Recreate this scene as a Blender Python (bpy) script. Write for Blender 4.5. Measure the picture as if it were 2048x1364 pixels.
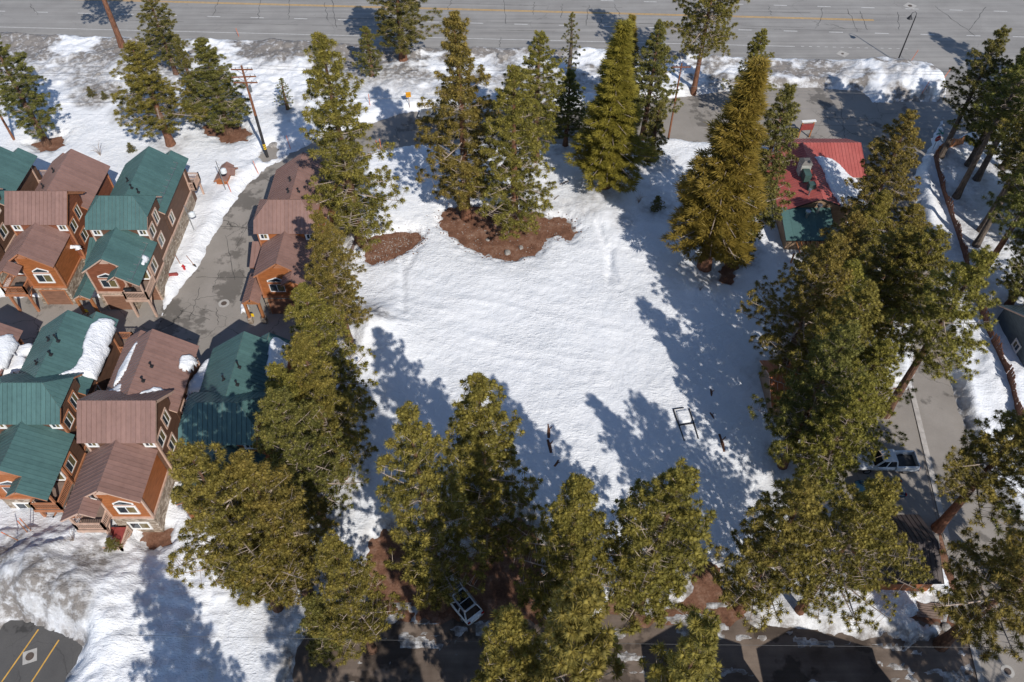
import bpy, bmesh, math, random
import numpy as np
from mathutils import Vector, Matrix
R = math.radians
for o in list(bpy.data.objects): bpy.data.objects.remove(o)
scene = bpy.context.scene
COL = scene.collection

# ------------------------------------------------------------------ camera, sky, sun, exposure
FOC, PITCH, CAMH = 1593.0, R(50), 67.0          # focal length in photo pixels, downward pitch, height in metres
cam = bpy.data.cameras.new('camera'); cam.sensor_width = 36; cam.lens = 36*FOC/2048
cam.clip_start = 1; cam.clip_end = 6000
co = bpy.data.objects.new('camera', cam); COL.objects.link(co)
co.location = (0, 0, CAMH); co.rotation_euler = (R(90)-PITCH, 0, 0)
scene.camera = co
SUN_AZ, SUN_EL = R(152.5), R(40)              # azimuth clockwise from +Y
world = bpy.data.worlds.new('World'); scene.world = world; world.use_nodes = True
wn = world.node_tree; wn.nodes.clear()
sky = wn.nodes.new('ShaderNodeTexSky'); sky.sky_type = 'NISHITA'; sky.sun_disc = False
sky.sun_elevation = SUN_EL; sky.sun_rotation = SUN_AZ; sky.altitude = 2400
bg = wn.nodes.new('ShaderNodeBackground'); bg.inputs[1].default_value = 0.135
wo = wn.nodes.new('ShaderNodeOutputWorld')
wn.links.new(sky.outputs[0], bg.inputs[0]); wn.links.new(bg.outputs[0], wo.inputs[0])
sl = bpy.data.lights.new('sun', 'SUN'); sl.energy = 4.3; sl.angle = R(0.53); sl.color = (1.0, 0.95, 0.88)
so = bpy.data.objects.new('sun', sl); COL.objects.link(so); so.location = (40, -60, 90)
sdir = Vector((math.sin(SUN_AZ)*math.cos(SUN_EL), math.cos(SUN_AZ)*math.cos(SUN_EL), math.sin(SUN_EL)))
so.rotation_euler = (-sdir).to_track_quat('-Z', 'Y').to_euler()
scene.view_settings.view_transform = 'Standard'; scene.view_settings.look = 'None'
scene.view_settings.exposure = 0.0; scene.view_settings.gamma = 1.0
scene.render.engine = 'CYCLES'
scene.cycles.max_bounces = 5; scene.cycles.diffuse_bounces = 3; scene.cycles.transparent_max_bounces = 4

# ------------------------------------------------------------------ survey helpers (photo reading -> ground position)
SP, CP = math.sin(PITCH), math.cos(PITCH)
def ray(x, y):
    u = (x-1024)/FOC; v = -(y-682)/FOC
    return (u, CP+v*SP, -SP+v*CP)
def G(x, y, z=0.0):
    d = ray(x, y); t = (z-CAMH)/d[2]
    return (d[0]*t, d[1]*t)
def zat(x, y, Y):
    d = ray(x, y); t = Y/d[1]
    return CAMH+d[2]*t
def onplane(x, y, a, bx, by):                    # where the sight line meets z = a + bx*X + by*Y
    d = ray(x, y); t = (a-CAMH)/(d[2]-bx*d[0]-by*d[1])
    return (d[0]*t, d[1]*t)

# ------------------------------------------------------------------ numpy noise
_rs = np.random.RandomState(7); _T = _rs.rand(256, 256)
def vnoise(x, y):
    xi = np.floor(x).astype(int); yi = np.floor(y).astype(int)
    fx = x-xi; fy = y-yi; fx = fx*fx*(3-2*fx); fy = fy*fy*(3-2*fy)
    a = _T[xi % 256, yi % 256]; b = _T[(xi+1) % 256, yi % 256]
    c = _T[xi % 256, (yi+1) % 256]; d = _T[(xi+1) % 256, (yi+1) % 256]
    return (a*(1-fx)+b*fx)*(1-fy)+(c*(1-fx)+d*fx)*fy
def fbm(x, y, o=4):
    s = 0; a = .5; n = 0
    for i in range(o):
        s = s+a*vnoise(x*2**i+17.3*i, y*2**i+9.1*i); n += a; a *= .5
    return s/n-.5
def sstep(a, b, x):
    t = np.clip((x-a)/(b-a), 0, 1); return t*t*(3-2*t)
def sdist(P, X, Y):                              # signed distance to polygon, negative inside
    d = np.full(X.shape, 1e9); ins = np.zeros(X.shape, bool); n = len(P)
    for i in range(n):
        x0, y0 = P[i]; x1, y1 = P[(i+1) % n]
        ex, ey = x1-x0, y1-y0; L = ex*ex+ey*ey+1e-12
        t = np.clip(((X-x0)*ex+(Y-y0)*ey)/L, 0, 1)
        d = np.minimum(d, (X-x0-t*ex)**2+(Y-y0-t*ey)**2)
        c = ((y0 > Y) != (y1 > Y)) & (X < (x1-x0)*(Y-y0)/((y1-y0) if abs(y1-y0) > 1e-9 else 1e-9)+x0)
        ins ^= c
    d = np.sqrt(d); return np.where(ins, -d, d)

# ------------------------------------------------------------------ object helpers
def tag(o, label=None, cat=None, group=None, kind=None):
    if label: o['label'] = label
    if cat: o['category'] = cat
    if group: o['group'] = group
    if kind: o['kind'] = kind
    return o
def empty(name, loc=(0, 0, 0), rz=0, label=None, cat=None, group=None):
    o = bpy.data.objects.new(name, None); COL.objects.link(o); o.location = loc; o.rotation_euler = (0, 0, rz)
    o.empty_display_size = .3
    return tag(o, label, cat, group)
def link(name, me, mat=None, parent=None, loc=None, rz=0, smooth=False):
    o = bpy.data.objects.new(name, me); COL.objects.link(o)
    if mat is not None and not me.materials: me.materials.append(mat)
    if parent is not None: o.parent = parent
    if loc is not None: o.location = loc
    if rz: o.rotation_euler = (0, 0, rz)
    if smooth: me.polygons.foreach_set('use_smooth', [True]*len(me.polygons))
    return o
class MB:
    def __init__(s): s.v = []; s.f = []
    def add(s, vs, fs):
        n = len(s.v); s.v += [tuple(p) for p in vs]; s.f += [tuple(i+n for i in f) for f in fs]; return s
    def box(s, x0, x1, y0, y1, z0, z1):
        if x1 < x0: x0, x1 = x1, x0
        if y1 < y0: y0, y1 = y1, y0
        return s.add([(x0,y0,z0),(x1,y0,z0),(x1,y1,z0),(x0,y1,z0),(x0,y0,z1),(x1,y0,z1),(x1,y1,z1),(x0,y1,z1)],
                     [(0,3,2,1),(4,5,6,7),(0,1,5,4),(1,2,6,5),(2,3,7,6),(3,0,4,7)])
    def hull(s, A, B):                           # two rings with the same count, A bottom, B top
        n = len(A)
        return s.add(list(A)+list(B), [tuple(range(n-1, -1, -1)), tuple(range(n, 2*n))] +
                     [(i, (i+1) % n, n+(i+1) % n, n+i) for i in range(n)])
    def prism(s, P, d):                          # planar polygon P extruded by vector d
        return s.hull(P, [(p[0]+d[0], p[1]+d[1], p[2]+d[2]) for p in P])
    def bar(s, a, b, w, h=None, up=(0, 0, 1)):
        a = Vector(a); b = Vector(b); d = (b-a).normalized(); u = Vector(up)
        if abs(d.dot(u)) > .98: u = Vector((0, 1, 0))
        sx = d.cross(u).normalized()*(w/2); sz = sx.cross(d).normalized()*((h or w)/2)
        A = [a-sx-sz, a+sx-sz, a+sx+sz, a-sx+sz]; Bq = [b-sx-sz, b+sx-sz, b+sx+sz, b-sx+sz]
        return s.hull(A, Bq)
    def tube(s, pts, rad, n=6, cap=True):
        pts = [Vector(p) for p in pts]; rings = []
        if not hasattr(rad, '__len__'): rad = [rad]*len(pts)
        for i, p in enumerate(pts):
            d = (pts[min(i+1, len(pts)-1)]-pts[max(i-1, 0)]).normalized()
            u = Vector((1, 0, 0)) if abs(d.x) < .9 else Vector((0, 1, 0))
            a = d.cross(u).normalized(); b = d.cross(a).normalized()
            rings.append([p+(a*math.cos(2*math.pi*k/n)-b*math.sin(2*math.pi*k/n))*rad[i] for k in range(n)])
        k0 = len(s.v); vs = [q for r in rings for q in r]; fs = []
        for i in range(len(rings)-1):
            for k in range(n): fs.append((i*n+k, i*n+(k+1) % n, (i+1)*n+(k+1) % n, (i+1)*n+k))
        if cap: fs += [tuple(range(n-1, -1, -1)), tuple((len(rings)-1)*n+k for k in range(n))]
        return s.add(vs, fs)
    def cyl(s, x, y, z0, z1, r, n=16, r1=None):
        return s.tube([(x, y, z0), (x, y, z1)], [r, r if r1 is None else r1], n)
    def mesh(s, name):
        me = bpy.data.meshes.new(name); me.from_pydata(s.v, [], s.f); me.validate(); me.update(); return me
    def build(s, name, mat, parent=None, loc=None, rz=0, smooth=False, fix=True):
        me = s.mesh(name)
        if fix and len(me.polygons) < 20000:
            bm = bmesh.new(); bm.from_mesh(me); bmesh.ops.recalc_face_normals(bm, faces=bm.faces); bm.to_mesh(me); bm.free()
        return link(name, me, mat, parent, loc, rz, smooth)

# ------------------------------------------------------------------ materials
def newmat(name):
    m = bpy.data.materials.new(name); m.use_nodes = True
    nt = m.node_tree; b = nt.nodes['Principled BSDF']; return m, nt, b
def N(nt, t, **kw):
    n = nt.nodes.new('ShaderNode'+t)
    for k, v in kw.items():
        if k in n.inputs: n.inputs[k].default_value = v
        else: setattr(n, k, v)
    return n
def coords(nt, kind='Object', scale=(1, 1, 1), rot=(0, 0, 0)):
    if kind == 'World': src = N(nt, 'NewGeometry').outputs['Position']
    else: src = N(nt, 'TexCoord').outputs[kind]
    mp = N(nt, 'Mapping'); mp.inputs['Scale'].default_value = scale; mp.inputs['Rotation'].default_value = rot
    nt.links.new(src, mp.inputs['Vector']); return mp.outputs[0]
def noise(nt, vec, scale, detail=4, rough=.55, out='Fac'):
    n = N(nt, 'TexNoise', Scale=scale, Detail=detail, Roughness=rough); nt.links.new(vec, n.inputs['Vector']); return n.outputs[out]
def ramp(nt, fac, stops):
    r = N(nt, 'ValToRGB'); e = r.color_ramp.elements
    while len(e) < len(stops): e.new(.5)
    for k, (p, c) in enumerate(stops):
        e[k].position = p; e[k].color = (*c, 1) if len(c) == 3 else c
    nt.links.new(fac, r.inputs[0]); return r.outputs[0]
def mixc(nt, fac, a, b, mode='MIX'):
    m = N(nt, 'Mix', data_type='RGBA', blend_type=mode)
    for k, v in ((0, fac), (6, a), (7, b)):
        if isinstance(v, (int, float)): m.inputs[k].default_value = v
        elif isinstance(v, tuple): m.inputs[k].default_value = (*v, 1)
        else: nt.links.new(v, m.inputs[k])
    return m.outputs[2]
def math_(nt, op, a, b=None):
    m = N(nt, 'Math', operation=op)
    for k, v in ((0, a), (1, b)):
        if v is None: continue
        if isinstance(v, (int, float)): m.inputs[k].default_value = v
        else: nt.links.new(v, m.inputs[k])
    return m.outputs[0]
def bump(nt, b, h, strength=.3, dist=.02):
    n = N(nt, 'Bump', Strength=strength, Distance=dist); nt.links.new(h, n.inputs['Height']); nt.links.new(n.outputs[0], b.inputs['Normal'])
def plain(name, c, rough=.6, var=.18, scale=3, metal=0, spec=.4, kind='Object'):
    m, nt, b = newmat(name); v = coords(nt, kind)
    f = noise(nt, v, scale, 5)
    c2 = tuple(x*(1-var) for x in c); c3 = tuple(min(1, x*(1+var)) for x in c)
    nt.links.new(ramp(nt, f, [(.3, c2), (.7, c3)]), b.inputs['Base Color'])
    b.inputs['Roughness'].default_value = rough; b.inputs['Metallic'].default_value = metal
    b.inputs['Specular IOR Level'].default_value = spec
    return m
def glassmat(name, c=(.03, .04, .05), rough=.06):
    m, nt, b = newmat(name); b.inputs['Base Color'].default_value = (*c, 1); b.inputs['Roughness'].default_value = rough
    b.inputs['Specular IOR Level'].default_value = .7; return m
def siding(name, c, vertical=False):
    m, nt, b = newmat(name); v = coords(nt, 'Object')
    w = N(nt, 'TexWave', wave_type='BANDS', bands_direction='Z', wave_profile='SAW', Scale=1.6, Distortion=0)
    nt.links.new(v, w.inputs['Vector'])
    f = noise(nt, coords(nt, 'Object', (1, 1, 6)), 1.2, 5)
    base = ramp(nt, f, [(.3, tuple(x*.74 for x in c)), (.7, tuple(x*1.22 for x in c))])
    g = ramp(nt, w.outputs['Fac'], [(0, (.55, .5, .48)), (.12, (1, 1, 1))])
    nt.links.new(mixc(nt, .6, base, g, 'MULTIPLY'), b.inputs['Base Color'])
    b.inputs['Roughness'].default_value = .62; b.inputs['Specular IOR Level'].default_value = .3
    bump(nt, b, w.outputs['Fac'], .5, .03); return m
def stone(name):
    m, nt, b = newmat(name); v = coords(nt, 'Object', (1, 1, 1.7))
    vo = N(nt, 'TexVoronoi', Scale=2.6); nt.links.new(v, vo.inputs['Vector'])
    ve = N(nt, 'TexVoronoi', feature='DISTANCE_TO_EDGE', Scale=2.6); nt.links.new(v, ve.inputs['Vector'])
    sep = N(nt, 'SeparateColor'); nt.links.new(vo.outputs['Color'], sep.inputs[0])
    base = ramp(nt, sep.outputs[0], [(0, (.19, .14, .10)), (.5, (.36, .29, .22)), (1, (.52, .45, .37))])
    e = ramp(nt, ve.outputs['Distance'], [(0, (.45, .42, .4)), (.06, (1, 1, 1))])
    nt.links.new(mixc(nt, 1, base, e, 'MULTIPLY'), b.inputs['Base Color']); b.inputs['Roughness'].default_value = .85
    bump(nt, b, ve.outputs['Distance'], .8, .1); return m
def roofmat(name, c, c2):
    m, nt, b = newmat(name); v = coords(nt, 'World')
    f = noise(nt, v, .35, 5, .6); f2 = noise(nt, coords(nt, 'World', (1, 1, .25)), 2.2, 5, .7)
    base = ramp(nt, f, [(.3, c), (.72, c2)])
    oi = N(nt, 'ObjectInfo')
    var = ramp(nt, oi.outputs['Random'], [(0, (.9, .9, .9)), (1, (1.06, 1.06, 1.06))])
    base = mixc(nt, 1, base, var, 'MULTIPLY')
    st = ramp(nt, f2, [(.33, (.88, .88, .88)), (.5, (1, 1, 1)), (.68, (1.07, 1.07, 1.06))])
    nt.links.new(mixc(nt, 1, base, st, 'MULTIPLY'), b.inputs['Base Color'])
    b.inputs['Roughness'].default_value = .5; b.inputs['Specular IOR Level'].default_value = .35; return m
def barkmat(name, c1, c2):
    m, nt, b = newmat(name); v = coords(nt, 'Object', (1, 1, .35))
    f = noise(nt, v, 4.5, 6, .7)
    nt.links.new(ramp(nt, f, [(.32, c1), (.66, c2)]), b.inputs['Base Color']); b.inputs['Roughness'].default_value = .9
    b.inputs['Specular IOR Level'].default_value = .15
    bump(nt, b, f, .9, .08); return m
def needles(name, ca, cb, cc):
    m, nt, b = newmat(name)
    g = N(nt, 'NewGeometry'); oi = N(nt, 'ObjectInfo')
    at = N(nt, 'Attribute', attribute_name='tint')
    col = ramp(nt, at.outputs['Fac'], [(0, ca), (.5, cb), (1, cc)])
    hv = N(nt, 'HueSaturation'); nt.links.new(col, hv.inputs['Color'])
    nt.links.new(math_(nt, 'ADD', math_(nt, 'MULTIPLY', oi.outputs['Random'], .035), .493), hv.inputs['Hue'])
    nt.links.new(math_(nt, 'ADD', math_(nt, 'MULTIPLY', g.outputs['Random Per Island'], .6), .72), hv.inputs['Value'])
    nt.links.new(hv.outputs[0], b.inputs['Base Color']); b.inputs['Roughness'].default_value = .62
    b.inputs['Specular IOR Level'].default_value = .25
    tr = N(nt, 'BsdfTranslucent'); nt.links.new(hv.outputs[0], tr.inputs['Color'])
    mx = N(nt, 'MixShader'); mx.inputs[0].default_value = .28
    out = nt.nodes['Material Output']
    nt.links.new(b.outputs[0], mx.inputs[1]); nt.links.new(tr.outputs[0], mx.inputs[2]); nt.links.new(mx.outputs[0], out.inputs[0])
    return m
def asphalt(name, c, c2, crack=.35, wet=.5, cs=.16, stretch=(1, 1, 1), rot=0, streak=0):
    m, nt, b = newmat(name); v = coords(nt, 'World')
    f = noise(nt, v, .25, 6, .6); fine = noise(nt, v, 9, 3, .7)
    base = ramp(nt, f, [(.3, c), (.7, c2)])
    if streak:
        sv = coords(nt, 'World', (.03, 1.1, 1), (0, 0, rot)); s = noise(nt, sv, 1.0, 4, .6)
        base = mixc(nt, streak, base, ramp(nt, s, [(.3, (.78, .78, .78)), (.7, (1.16, 1.15, 1.13))]), 'MULTIPLY')
    base = mixc(nt, .5, base, ramp(nt, fine, [(.3, (.86, .86, .86)), (.7, (1.12, 1.12, 1.12))]), 'MULTIPLY')
    if wet:
        w = noise(nt, v, .16, 5, .65)
        wm = ramp(nt, w, [(.60-wet*.12, (0, 0, 0)), (.64-wet*.12, (1, 1, 1))])
        base = mixc(nt, math_(nt, 'MULTIPLY', wm, .62), base, tuple(x*.3 for x in c))
    dn = noise(nt, v, .5, 4, .6, 'Color')
    add = N(nt, 'MixRGB', blend_type='ADD', Fac=1.0)
    vv = coords(nt, 'World', stretch, (0, 0, rot)); nt.links.new(vv, add.inputs[1])
    sc = N(nt, 'MixRGB', blend_type='MULTIPLY', Fac=1.0); nt.links.new(dn, sc.inputs[1]); sc.inputs[2].default_value = (2.2, 2.2, 0, 1)
    nt.links.new(sc.outputs[0], add.inputs[2])
    ve = N(nt, 'TexVoronoi', feature='DISTANCE_TO_EDGE', Scale=cs); nt.links.new(add.outputs[0], ve.inputs['Vector'])
    k = ramp(nt, ve.outputs['Distance'], [(0, (1, 1, 1)), (.045*cs, (0, 0, 0))])
    pm = ramp(nt, noise(nt, v, .11, 3), [(.45, (0, 0, 0)), (.58, (1, 1, 1))])
    base = mixc(nt, math_(nt, 'MULTIPLY', math_(nt, 'MULTIPLY', k, pm), crack), base, (.02, .02, .02))
    nt.links.new(base, b.inputs['Base Color']); b.inputs['Roughness'].default_value = .85; b.inputs['Specular IOR Level'].default_value = .25
    bump(nt, b, fine, .35, .02); return m
M = {}
M['green_roof'] = roofmat('green_roof_metal', (.066, .132, .128), (.082, .160, .152))
M['brown_roof'] = roofmat('brown_roof_metal', (.228, .134, .110), (.268, .160, .135))
M['red_roof'] = roofmat('red_roof_metal', (.38, .085, .072), (.45, .125, .108))
M['dark_roof'] = roofmat('dark_roof_metal', (.06, .045, .045), (.085, .065, .06))
M['slate_roof'] = roofmat('slate_roof', (.10, .15, .18), (.16, .22, .25))
M['orange_roof'] = roofmat('orange_roof_metal', (.50, .16, .06), (.58, .21, .09))
M['grey_roof'] = roofmat('grey_shingle', (.12, .11, .10), (.18, .165, .15))
M['side_brown'] = siding('brown_siding', (.14, .075, .048))
M['side_orange'] = siding('orange_cedar_siding', (.36, .125, .042))
M['side_red'] = siding('red_brown_siding', (.235, .085, .045))
M['side_green'] = siding('green_siding', (.06, .11, .10))
M['side_slate'] = siding('slate_siding', (.10, .13, .15))
M['side_grey'] = siding('grey_siding', (.42, .43, .40))
M['side_tan'] = siding('tan_siding', (.30, .20, .13))
M['trim'] = plain('tan_trim', (.52, .36, .28), .6)
M['trim_orange'] = plain('cedar_trim', (.40, .17, .085), .6)
M['stone'] = stone('ledge_stone')
M['white'] = plain('white_vinyl', (.80, .80, .78), .45, .04)
M['glass'] = glassmat('window_glass')
M['glass_curtain'] = glassmat('window_glass_curtain', (.16, .13, .06), .15)  # pane in the colour of a yellow curtain behind the glass
M['deck'] = plain('deck_boards', (.22, .16, .13), .8)
M['timber'] = plain('timber', (.36, .15, .06), .7, .25, 5)
M['garage'] = siding('garage_door', (.25, .13, .085))
M['black'] = plain('black_vinyl', (.018, .018, .02), .45)
M['maroon'] = plain('maroon_vinyl', (.27, .055, .05), .5)
M['steel'] = plain('galvanised_steel', (.45, .46, .46), .35, .1, 6, .8)
M['dark_metal'] = plain('dark_metal', (.03, .03, .033), .5, .2, 6, .3)
M['lampdisc'] = plain('lamp_disc', (.72, .76, .78), .35, .05)
M['bark'] = barkmat('jeffrey_bark', (.06, .035, .025), (.21, .115, .075))
M['bark_red'] = barkmat('red_bark', (.08, .04, .026), (.27, .13, .08))
M['bark_grey'] = barkmat('grey_bark', (.05, .04, .033), (.20, .16, .13))
M['twig'] = plain('twigs', (.36, .29, .24), .85, .3, 2)
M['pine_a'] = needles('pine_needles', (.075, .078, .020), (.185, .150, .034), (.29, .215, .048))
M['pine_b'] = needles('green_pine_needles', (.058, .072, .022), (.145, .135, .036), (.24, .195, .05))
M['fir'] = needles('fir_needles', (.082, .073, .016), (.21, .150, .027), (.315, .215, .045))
M['pole'] = barkmat('pole_wood', (.14, .06, .035), (.30, .13, .07))
M['pole_dark'] = plain('tarred_wood', (.035, .033, .035), .8)
M['orange'] = plain('orange_stake', (.75, .18, .06), .5)
M['yellow'] = plain('yellow_plate', (.85, .55, .02), .5, .05)
M['sign_orange'] = plain('warning_sign', (.72, .33, .02), .5, .06)
M['sign_red'] = plain('stop_red', (.45, .02, .025), .45, .05)
M['sign_teal'] = plain('street_sign_teal', (.02, .20, .18), .45, .05)
M['fence'] = siding('fence_boards', (.17, .075, .045))
M['concrete'] = plain('concrete', (.42, .40, .37), .9, .15, 2)
M['kerb'] = plain('kerb_concrete', (.40, .37, .34), .9, .22, 1.3)
M['iron'] = plain('cast_iron', (.10, .075, .06), .7, .3, 20)
M['rock'] = plain('granite', (.28, .26, .24), .9, .4, 3)
M['tyre'] = plain('tyre_rubber', (.02, .02, .02), .85)
M['rim'] = plain('alloy_rim', (.42, .42, .43), .3, .1, 6, .8)
M['paint_white'] = plain('white_car_paint', (.62, .65, .68), .22, .03, spec=.6)
M['paint_blue'] = plain('dark_blue_paint', (.012, .04, .075), .2, .05, spec=.6)
M['paint_grey'] = plain('grey_car_paint', (.14, .15, .17), .25, .05, spec=.6)
M['carglass'] = glassmat('car_glass', (.012, .016, .02), .04)
M['bedliner'] = plain('bed_liner', (.06, .06, .06), .8)
M['seat'] = plain('seat_cloth', (.25, .26, .28), .8)
M['lamp_red'] = plain('tail_lamp', (.30, .01, .01), .2, .05)
M['lamp_clear'] = plain('head_lamp', (.65, .66, .66), .15, .05)
M['line_white'] = plain('white_road_paint', (.62, .61, .59), .8, .2, 3)
M['line_yellow'] = plain('yellow_road_paint', (.60, .34, .07), .8, .2, 2)
M['tar'] = plain('crack_sealant', (.03, .03, .03), .7)
M['wire'] = plain('cable', (.10, .10, .10), .5)
M['log'] = barkmat('log_bark', (.06, .03, .02), (.22, .11, .07))
M['pot_green'] = plain('green_plastic', (.01, .22, .12), .4)
def dirtmat():
    m, nt, b = newmat('pine_duff'); v = coords(nt, 'World')
    f = noise(nt, v, .7, 7, .72); g = noise(nt, v, 5, 5, .75)
    base = ramp(nt, f, [(.3, (.10, .052, .035)), (.5, (.195, .098, .062)), (.70, (.31, .195, .14))])
    base = mixc(nt, .8, base, ramp(nt, g, [(.34, (.66, .66, .66)), (.5, (.97, .97, .97)), (.66, (1.22, 1.21, 1.2))]), 'MULTIPLY')
    nt.links.new(base, b.inputs['Base Color']); b.inputs['Roughness'].default_value = .95; b.inputs['Specular IOR Level'].default_value = .1
    bump(nt, b, g, .8, .08); return m
M['dirt'] = dirtmat()
def snowmat(name, attr=True):
    m, nt, b = newmat(name); v = coords(nt, 'World')
    n1 = noise(nt, v, 1.6, 6, .62); n2 = noise(nt, v, 7, 4, .65); n3 = noise(nt, v, .45, 4)
    base = ramp(nt, n3, [(.3, (.80, .82, .85)), (.7, (.86, .87, .89))])
    if attr:
        at = N(nt, 'Attribute', attribute_name='soil')
        k = math_(nt, 'MULTIPLY', at.outputs['Fac'], ramp(nt, n1, [(.30, (.35, .35, .35)), (.60, (1.5, 1.5, 1.5))]))
        base = mixc(nt, math_(nt, 'MINIMUM', k, .93), base, mixc(nt, n2, (.07, .058, .048), (.30, .265, .235)))
        sp = noise(nt, v, 3.2, 3, .8)
        base = mixc(nt, math_(nt, 'MULTIPLY', ramp(nt, sp, [(.69, (0, 0, 0)), (.74, (1, 1, 1))]), .25), base, (.2, .15, .11))
    nt.links.new(base, b.inputs['Base Color']); b.inputs['Roughness'].default_value = .75; b.inputs['Specular IOR Level'].default_value = .25
    av = coords(nt, 'World', (.75, 1.9, 1), (0, 0, R(12))); an = noise(nt, av, 1.5, 5, .6)
    rid = math_(nt, 'ABSOLUTE', math_(nt, 'SUBTRACT', an, .5))
    lo_ = ramp(nt, noise(nt, v, .14, 4, .6), [(.36, (.12, .12, .12)), (.62, (1.1, 1.1, 1.1))])
    w0 = N(nt, 'Bump', Strength=.6, Distance=.5); nt.links.new(math_(nt, 'MULTIPLY', rid, lo_), w0.inputs['Height'])
    w = N(nt, 'Bump', Strength=.7, Distance=.2); nt.links.new(n1, w.inputs['Height']); nt.links.new(w0.outputs[0], w.inputs['Normal'])
    w2 = N(nt, 'Bump', Strength=.7, Distance=.06); nt.links.new(n2, w2.inputs['Height']); nt.links.new(w.outputs[0], w2.inputs['Normal'])
    nt.links.new(w2.outputs[0], b.inputs['Normal']); return m
M['snow'] = snowmat('snow'); M['roof_snow'] = snowmat('roof_snow', False)
M['highway'] = asphalt('highway_asphalt', (.27, .258, .245), (.325, .313, .298), crack=.35, wet=0, cs=.085, rot=R(2.6), streak=.9)
M['court'] = asphalt('court_asphalt', (.255, .232, .205), (.325, .295, .265), crack=.9, wet=.42, cs=.16)
M['street'] = asphalt('street_asphalt', (.25, .225, .20), (.32, .29, .26), crack=.5, wet=.25, cs=.12)
M['mud'] = asphalt('muddy_road', (.09, .065, .05), (.24, .19, .155), crack=0, wet=.5, streak=.95)
M['lot'] = asphalt('lot_asphalt', (.085, .082, .08), (.12, .115, .11), crack=.5, wet=.2, cs=.25)
# ================================================================== ground, roads, snow
def pxs(L): return [G(*p) for p in L]
def sheet(name, P, z, mat, kind='structure', parent=None):
    from mathutils.geometry import tessellate_polygon
    T_ = [tuple(t) for t in tessellate_polygon([[Vector((x, y, 0)) for x, y in P]])]
    def up(t):
        (x0, y0), (x1, y1), (x2, y2) = (P[i] for i in t)
        return t if (x1-x0)*(y2-y0)-(x2-x0)*(y1-y0) > 0 else t[::-1]
    me = bpy.data.meshes.new(name); me.from_pydata([(x, y, z) for x, y in P], [], [up(t) for t in T_]); me.update()
    o = link(name, me, mat, parent)
    if kind and parent is None: o['kind'] = kind
    return o
hw_edge = pxs([(0,66),(60,70),(200,75),(330,79),(560,84),(700,92),(870,98),(1000,97),(1180,98),(1330,103),(1420,112),(1560,117),(1700,122),(1800,128),(1850,133),(1882,148),(1897,172),(1893,206)])
hw_bare = [(-400, 129.5), (-120, 122)]+hw_edge+pxs([(1890,290)])+pxs([(1935,262),(1975,200),(2060,150)])+[(140, 108), (400, 96), (400, 330), (-400, 330)]
court_n = [(1893,206),(1745,207),(1722,184),(1640,177),(1560,178),(1480,182),(1330,200),(1240,214),(1100,224),(960,226),(860,223),(800,229),(750,247),(690,263),(640,281),(600,301),(550,329),(500,369),(462,421),(430,476),(402,531),(372,571),(345,606),(322,640)]
court_bare = pxs(court_n)+[(-40.5, 62.5), (-47, 62.5), (-58, 62.5), (-110, 63), (-110, 50.5), (-20.5, 50), (-19.6, 60), (-20.6, 64), (-20.8, 79.5)]+pxs([(720,306),(765,296),(850,288),(1000,286),(1100,287),(1240,283),(1330,276),(1400,283),(1560,292),(1600,302)])+[(37, 84), (44.5, 84), (47, 80), (46.5, 66), (51.84, 80)]+pxs([(1818,360),(1850,300)])
street_bare = [(47, 87), (46.5, 66), (44.5, 56), (42.2, 49.5), (36, 49.2), (31.5, 44), (31.5, 36.5), (34.5, 33), (38.3, 34.0), (38.4, 26), (38.0, 14), (48, 14), (47, 30), (44.9, 40), (45.6, 49), (47.2, 57), (49.5, 69), (51.8, 80), (54, 89), (57, 96), (50, 97)]
lot_bare = pxs([(-300,1330),(-40,1290),(0,1262),(22,1247),(45,1243),(100,1262),(162,1293),(150,1322),(118,1364)])+[(-38, 17), (-48, 14), (-62, 18)]
mud_bare = pxs([(590,1364),(596,1300),(640,1262),(735,1238),(750,1205),(735,1160),(748,1092),(772,1062),(800,1072),(815,1120),(860,1180),(885,1150),(905,1128),(958,1112),(968,1062),(1040,1046),(1078,1080),(1085,1150),(1070,1235),(1110,1258),(1200,1245),(1232,1180),(1250,1172),(1262,1240),(1318,1236),(1350,1212),(1385,1190),(1392,1160),(1404,1138),(1420,1128),(1436,1140),(1440,1165),(1446,1195),(1470,1222),(1490,1248),(1520,1262),(1620,1270),(1720,1280),(1850,1284),(1885,1266),(1912,1243),(1932,1250),(1962,1364)])+[(38, 10), (-18, 10)]
patches = [
 pxs([(890,424),(915,417),(940,414),(1000,418),(1048,427),(1062,423),(1078,428),(1090,440),(1118,438),(1140,447),(1147,465),(1138,478),(1122,470),(1095,474),(1080,490),(1066,507),(1030,518),(1000,516),(975,508),(950,500),(922,484),(906,468),(888,455)]),
 pxs([(728,478),(745,478),(790,470),(832,468),(842,478),(830,490),(800,506),(770,520),(738,525)]),
 pxs([(410,252),(440,250),(480,254),(502,268),(490,280),(456,284),(430,272),(412,266)]),
 pxs([(68,289),(90,280),(122,278),(124,290),(110,300),(84,302)]),
 pxs([(523,312),(528,302),(546,290),(552,300),(545,318),(530,322)]),
 pxs([(1440,560),(1452,520),(1470,520),(1460,570)]),
 pxs([(292,1068),(340,1060),(335,1085),(300,1095)]),
 pxs([(1840,1245),(1862,1205),(1872,1210),(1868,1240)]),
]
bares = [hw_bare, court_bare, street_bare, lot_bare, mud_bare]+patches
def axis(a, b, step, lo, hi):
    fine = np.arange(a, b+1e-6, step); L = []; x = a; s = step
    while x > lo: s *= 1.5; x -= s; L.append(x)
    U = []; x = b; s = step
    while x < hi: s *= 1.5; x += s; U.append(x)
    return np.concatenate([L[::-1], fine, U])
ax = axis(-90, 90, .25, -1800, 1800); ay = axis(13, 119, .25, -1500, 2500)
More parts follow.
